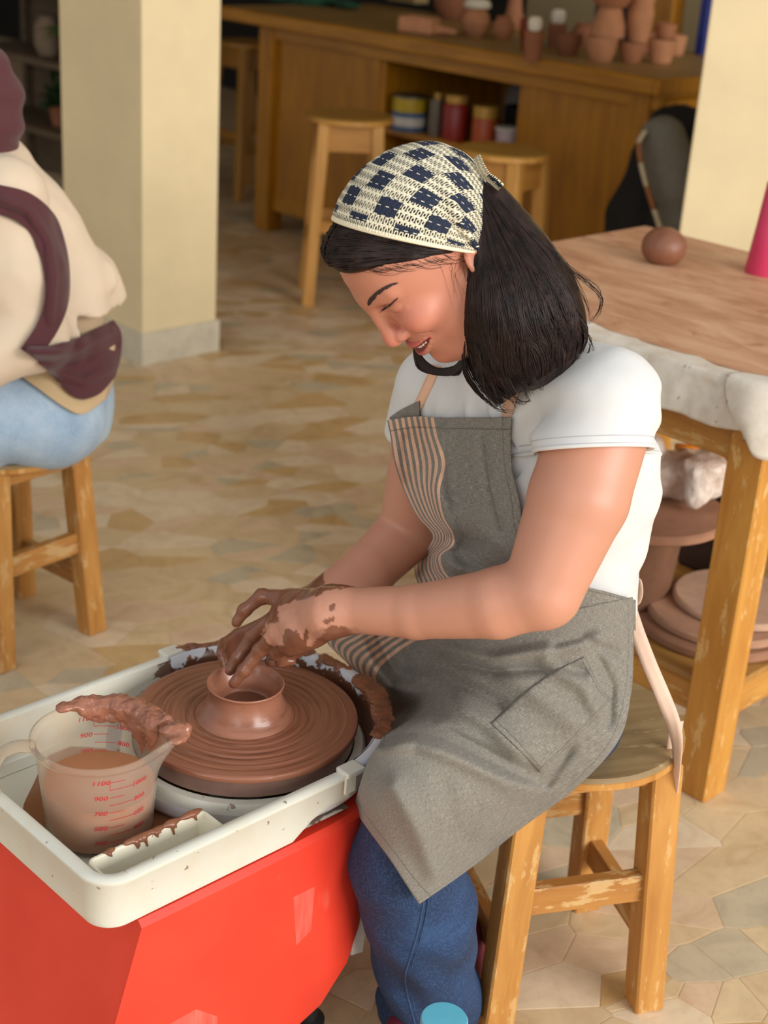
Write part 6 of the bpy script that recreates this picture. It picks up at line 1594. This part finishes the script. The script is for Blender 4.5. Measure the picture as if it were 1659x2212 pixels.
# folded green cloth and papers
S = SDF(); rr = np.random.default_rng(2)
for i in range(10): S.ell((rr.uniform(-.28, .28), rr.uniform(-.08, .08), rr.uniform(.0, .035)), (rr.uniform(.06, .13), rr.uniform(.03, .06), rr.uniform(.012, .03)), .03)
S.fn(lambda X: .006 * vnoise(X * 24, 2, 2)); S.fn(lambda X: -X[:, 2], .003, 'i'); P, Fq = S.mesh((-.45, -.2, -.01), (.45, .2, .1), .008)
o = mesh_obj('green_cloth', P, Fq, plain('green_cotton', (30, 74, 52), .9, .25, 12, .2), None, True); o.location = tuple(PZ(690, 12, BZ)); o.rotation_euler = (0, 0, -R45); tag(o, 'crumpled dark green cloth left on the workbench', 'cloth')
_w = tuple(PZ(880, 4, BZ)); o = box('cardboard_box', _w, (.20, .10, .22), plain('cardboard', (150, 128, 84), .8, .08, 10, .1), None, -R45); o.location.z += .11; tag(o, 'plain tan cardboard box at the back of the workbench', 'box')
_w = bl(-.58, .86, BZ); o = box('wooden_block', _w, (.11, .08, .24), W_OR, None, -R45); o.location.z += .12; tag(o, 'upright orange wooden block at the back of the bench', 'block')
_w = bl(-.38, .86, BZ); o = box('blue_binder', _w, (.04, .07, .26), plain('blue_card', (32, 44, 120), .5), None, -R45); o.location.z += .13; tag(o, 'blue binder standing against the wall on the bench', 'binder')
_w = bl(-.78, .85, BZ); o = box('black_case', _w, (.24, .10, .19), plain('black_vinyl', (24, 22, 30), .5), None, -R45); o.location.z += .095; tag(o, 'black case at the back of the workbench', 'case')
M_CLOTHT = plain('teal_cloth', (84, 134, 130), .8)
o = box('teal_mat', PZ(1180, 96, BZ), (.30, .05, .004), M_CLOTHT, None, -R45); o.location.z += .002; tag(o, 'narrow teal mat beneath the glazed cup on the bench', 'mat')

# ================================================================== tins on the open shelf of the bench
SZ = 0.5727
def tin(name, x, y, parts, label, cat):
    e = empty(name, bl(x, y, SZ)); tag(e, label, cat)
    for nm, pr, m in parts: lathe(nm, pr, m, e, 32, True, True)
    return e
M_TIN = plain('tin_metal', (120, 112, 100), .35, .05, 20, 0, .8); M_YEL = plain('yellow_paint', (176, 148, 24), .45); M_BLU = plain('blue_label', (66, 92, 128), .5); M_WHT = plain('white_label', (196, 192, 184), .5)
M_REDJ = plain('red_label', (138, 34, 26), .4); M_GOLD = plain('gold_lid', (190, 148, 70), .35, .05, 20, 0, .3); M_ORJ = plain('orange_label', (170, 76, 34), .45); M_LIL = plain('lilac_tub', (176, 160, 166), .5)
tin('paint_tin', -1.24, .10, [('body', [(.072, 0), (.072, .075)], M_BLU), ('label', [(.0725, .02), (.0725, .055)], M_WHT), ('band', [(.0722, .076), (.0722, .13)], M_YEL), ('lid', [(.075, .13), (.075, .138), (.066, .142)], M_TIN)], 'paint tin with a yellow band and blue label on the bench shelf', 'tin')
tin('tall_tin', -1.10, .12, [('body', [(.036, 0), (.036, .14)], M_TIN), ('cap', [(.018, .14), (.018, .165)], M_GOLD)], 'tall grey metal tin beside the yellow paint tin', 'tin')
tin('red_jar', -.98, .10, [('body', [(.05, 0), (.052, .01), (.052, .13), (.042, .145)], M_REDJ), ('lid', [(.046, .145), (.046, .175)], M_GOLD)], 'dark red jar with a gold lid on the bench shelf', 'jar')
tin('orange_jar', -.82, .10, [('body', [(.048, 0), (.05, .01), (.05, .10), (.044, .112)], M_ORJ), ('lid', [(.05, .112), (.05, .155)], M_GOLD)], 'orange-brown jar with a wide gold lid on the bench shelf', 'jar')
tin('plastic_tub', -.685, .08, [('tub', [(.036, 0), (.044, .09)], M_LIL), ('rim', [(.046, .088), (.046, .096)], M_WHT)], 'small pale lilac tub beside the bench panel', 'tub')
tin('black_bowl', -.74, .28, [('bowl', [(.05, 0), (.10, .08), (.11, .15), (.10, .15), (.04, .01)], M_BLACK)], 'black bowl behind the jars on the bench shelf', 'bowl')
tin('grey_sack', -.9, .45, [('sack', [(.08, 0), (.11, .08), (.10, .18), (.06, .24), (.03, .26)], plain('grey_sackcloth', (110, 100, 92), .9))], 'grey sack at the back of the bench shelf', 'sack')
_w = bl(-1.1, .25, .18); S = SDF()
o = box('plastic_crate', (_w[0], _w[1], .15), (.4, .3, .30), plain('white_crate', (170, 164, 160), .5), None, -R45); tag(o, 'pale plastic crate on the floor under the bench shelf', 'crate')

# ================================================================== coat and shoulder bag left at the end of the bench
def blob(name, S, lo, hi, h, mat, label, cat, loc=None):
    P, Fq = S.mesh(lo, hi, h); o = mesh_obj(name, P, Fq, mat, None, True); tag(o, label, cat)
    if loc is not None: o.location = loc
    return o
CB = 5.0
ct = [PY(1445, 262, CB + .1), PY(1400, 360, CB + .05), PY(1370, 470, CB), PY(1355, 560, CB)]
S = SDF(); S.cone(ct[0] - [.03, 0, 0.01], ct[0] + [.20, .04, .005], .045, .05, .02)
for a, b, r0, r1 in ((ct[0], ct[1], .05, .09), (ct[1], ct[2], .10, .135), (ct[2], ct[3], .135, .14)):
    S.cone(a + [.05, .05, 0], b + [.06, .05, 0], r0, r1, .05); S.cone(a + [.16, .06, 0], b + [.20, .06, 0], r0, r1, .05)
base = ct[3]; S.cone(base + [.06, .05, 0], [base[0] + .06, base[1] + .05, .14], .14, .14, .05); S.cone(base + [.20, .06, 0], [base[0] + .20, base[1] + .06, .14], .14, .14, .05)
S.fn(lambda X: .008 * np.sin(X[:, 0] * 55 + 3 * vnoise(X * 6, 2, 1))); S.fn(lambda X: -(X[:, 2] - .002), .003, 'i')
blob('black_coat', S, (base[0] - .2, base[1] - .25, -.01), (base[0] + .5, base[1] + .35, ct[0][2] + .12), .010, plain('black_wool', (14, 13, 13), .9, .2, 30, .1), 'black coat slumped in a heap beside the end of the bench', 'coat')
gb = PY(1440, 340, CB - .13); bag = empty('shoulder_bag', (gb[0] + .03, gb[1], 0)); tag(bag, 'grey shoulder bag with a cream and tan banded strap, against the black coat', 'bag')
S = SDF(); S.cone(PY(1432, 300, CB - .10), PY(1462, 400, CB - .10), .075, .085, .03); S.cone(PY(1470, 400, CB - .10), PY(1460, 520, CB - .1), .07, .06, .02); S.fn(lambda X: .003 * vnoise(X * 20, 2, 2))
P, Fq = S.mesh((gb[0] - .2, CB - .35, .4), (gb[0] + .35, CB + .15, 1.0), .007); o = mesh_obj('bag_body', P, Fq, plain('grey_felt', (112, 108, 98), .9, .08, 40, .1), None, True); set_parent_keep(o, bag)
cen = SDF(); S = SDF(); b0 = PY(1455, 520, CB - .1); S.cone(b0, [b0[0], b0[1], .03], .06, .06, .01); P, Fq = S.mesh((b0[0] - .1, b0[1] - .1, -.04), (b0[0] + .1, b0[1] + .1, .6), .01); o = mesh_obj('bag_base', P, Fq, bpy.data.materials['grey_felt'], None, True); set_parent_keep(o, bag)
sp = crom([PY(1392, 285, CB - .15), PY(1380, 310, CB - .17), PY(1384, 350, CB - .18), PY(1396, 400, CB - .18), PY(1412, 450, CB - .18), PY(1428, 500, CB - .17)], 36)
M_TAN = plain('tan_strap', (150, 96, 56), .7); M_CRM = plain('cream_strap', (196, 186, 158), .7)
for k in range(5):
    a = k * 7; o = tube('strap_band', sp[a:a + 8], .020, M_CRM if k % 2 == 0 else M_TAN, None, 8, .4, (0, -1, 0)); set_parent_keep(o, bag)

# ================================================================== store room beyond the left pillar
W_SH = wood('shelf_dark', (96, 78, 54), (70, 54, 36), 'x', .6); M_POLE = plain('grey_pole', (92, 90, 82), .5)
SX = PZ(60, 330, 0); 
def sh(px, py, y): return PY(px, py, y)
rack = empty('storage_rack', (-1.72, 7.35, 0), -R45); tag(rack, 'dark wooden storage rack in the shaded store room', 'shelf')
for z in (.30, .62, .95, 1.22): box('shelf_board', (0, 0, z), (1.1, .36, .03), W_SH, rack)
box('back_board', (0, .17, .65), (1.08, .012, 1.3), W_SH, rack)
for x in (-.52, .52):
    for y in (-.15, .15): box('upright', (x, y, .65), (.04, .04, 1.3), W_SH, rack)
bar('brace', (.50, -.19, .95), (.16, -.19, 1.30), .03, .03, M_POLE, rack)
def rk(x, y, z): p = np.array([-1.72, 7.35]) + VB[:2] * x + VA[:2] * y; return (p[0], p[1], z)
M_LEAF = plain('leaf_green', (70, 110, 30), .5, .3, 20, .1); M_LEAFD = plain('leaf_dark', (36, 62, 26), .5, .3, 20, .1)
def plant(c, n, L, mat, label, seed):
    e = empty('potted_plant', c); tag(e, label, 'plant'); q = np.random.default_rng(seed)
    lathe('pot', [(.05, 0), (.07, .09), (.075, .10), (.066, .10), (.06, .085), (0, .085)], TC[2], e, 24, True, False)
    for i in range(n):
        a = q.uniform(0, 2 * math.pi); el = q.uniform(.5, 1.35); l = L * q.uniform(.6, 1.1); d = np.array([math.cos(a) * math.cos(el), math.sin(a) * math.cos(el), math.sin(el)])
        P_ = [np.array([0, 0, .085]) + d * l * s - np.array([0, 0, .5 * l * s * s * (1.4 - el)]) for s in np.linspace(0, 1, 7)]; sd_ = np.cross(d, (0, 0, 1)); sd_ /= np.linalg.norm(sd_); V = []
        for s, p_ in zip(np.linspace(0, 1, 7), P_):
            w_ = l * .17 * math.sin(math.pi * min(1, s * .9 + .06)); V += [p_ - sd_ * w_, p_ + np.array([0, 0, .25 * w_]), p_ + sd_ * w_]
        mesh_obj('leaf', V, grid_faces(7, 3), mat, e, True)
    return e
plant(rk(.26, -.02, .635), 16, .26, M_LEAF, 'bright green leafy plant on the middle board of the dark rack', 3)
plant(rk(.08, -.02, .315), 14, .24, M_LEAFD, 'dark green plant on the low board of the dark rack', 5)
plant(rk(.30, -.05, .315), 12, .28, M_LEAFD, 'dark spiky plant on the low board nearest the pillar', 8)
o = lathe('white_jug', [(.07, 0), (.09, .02), (.095, .14), (.06, .20), (.04, .23), (.045, .27)], plain('dusty_plaster', (146, 134, 110), .8), None, 28); o.location = rk(-.04, -.04, .9655); tag(o, 'dusty pale jug on the upper board of the dark rack', 'jug')
o = lathe('clay_jar', [(.05, 0), (.07, .05), (.065, .14), (.04, .18)], plain('dusty_clay', (116, 98, 78), .8), None, 28); o.location = rk(.0, -.04, .6355); tag(o, 'dusty brown jar on the middle board of the dark rack', 'jar')
o = box('paper_stack', rk(.15, -.02, 1.2855), (.26, .2, .10), plain('old_paper', (128, 116, 96), .8), None, -R45 + .1); tag(o, 'stack of old papers on the top board of the dark rack', 'papers')
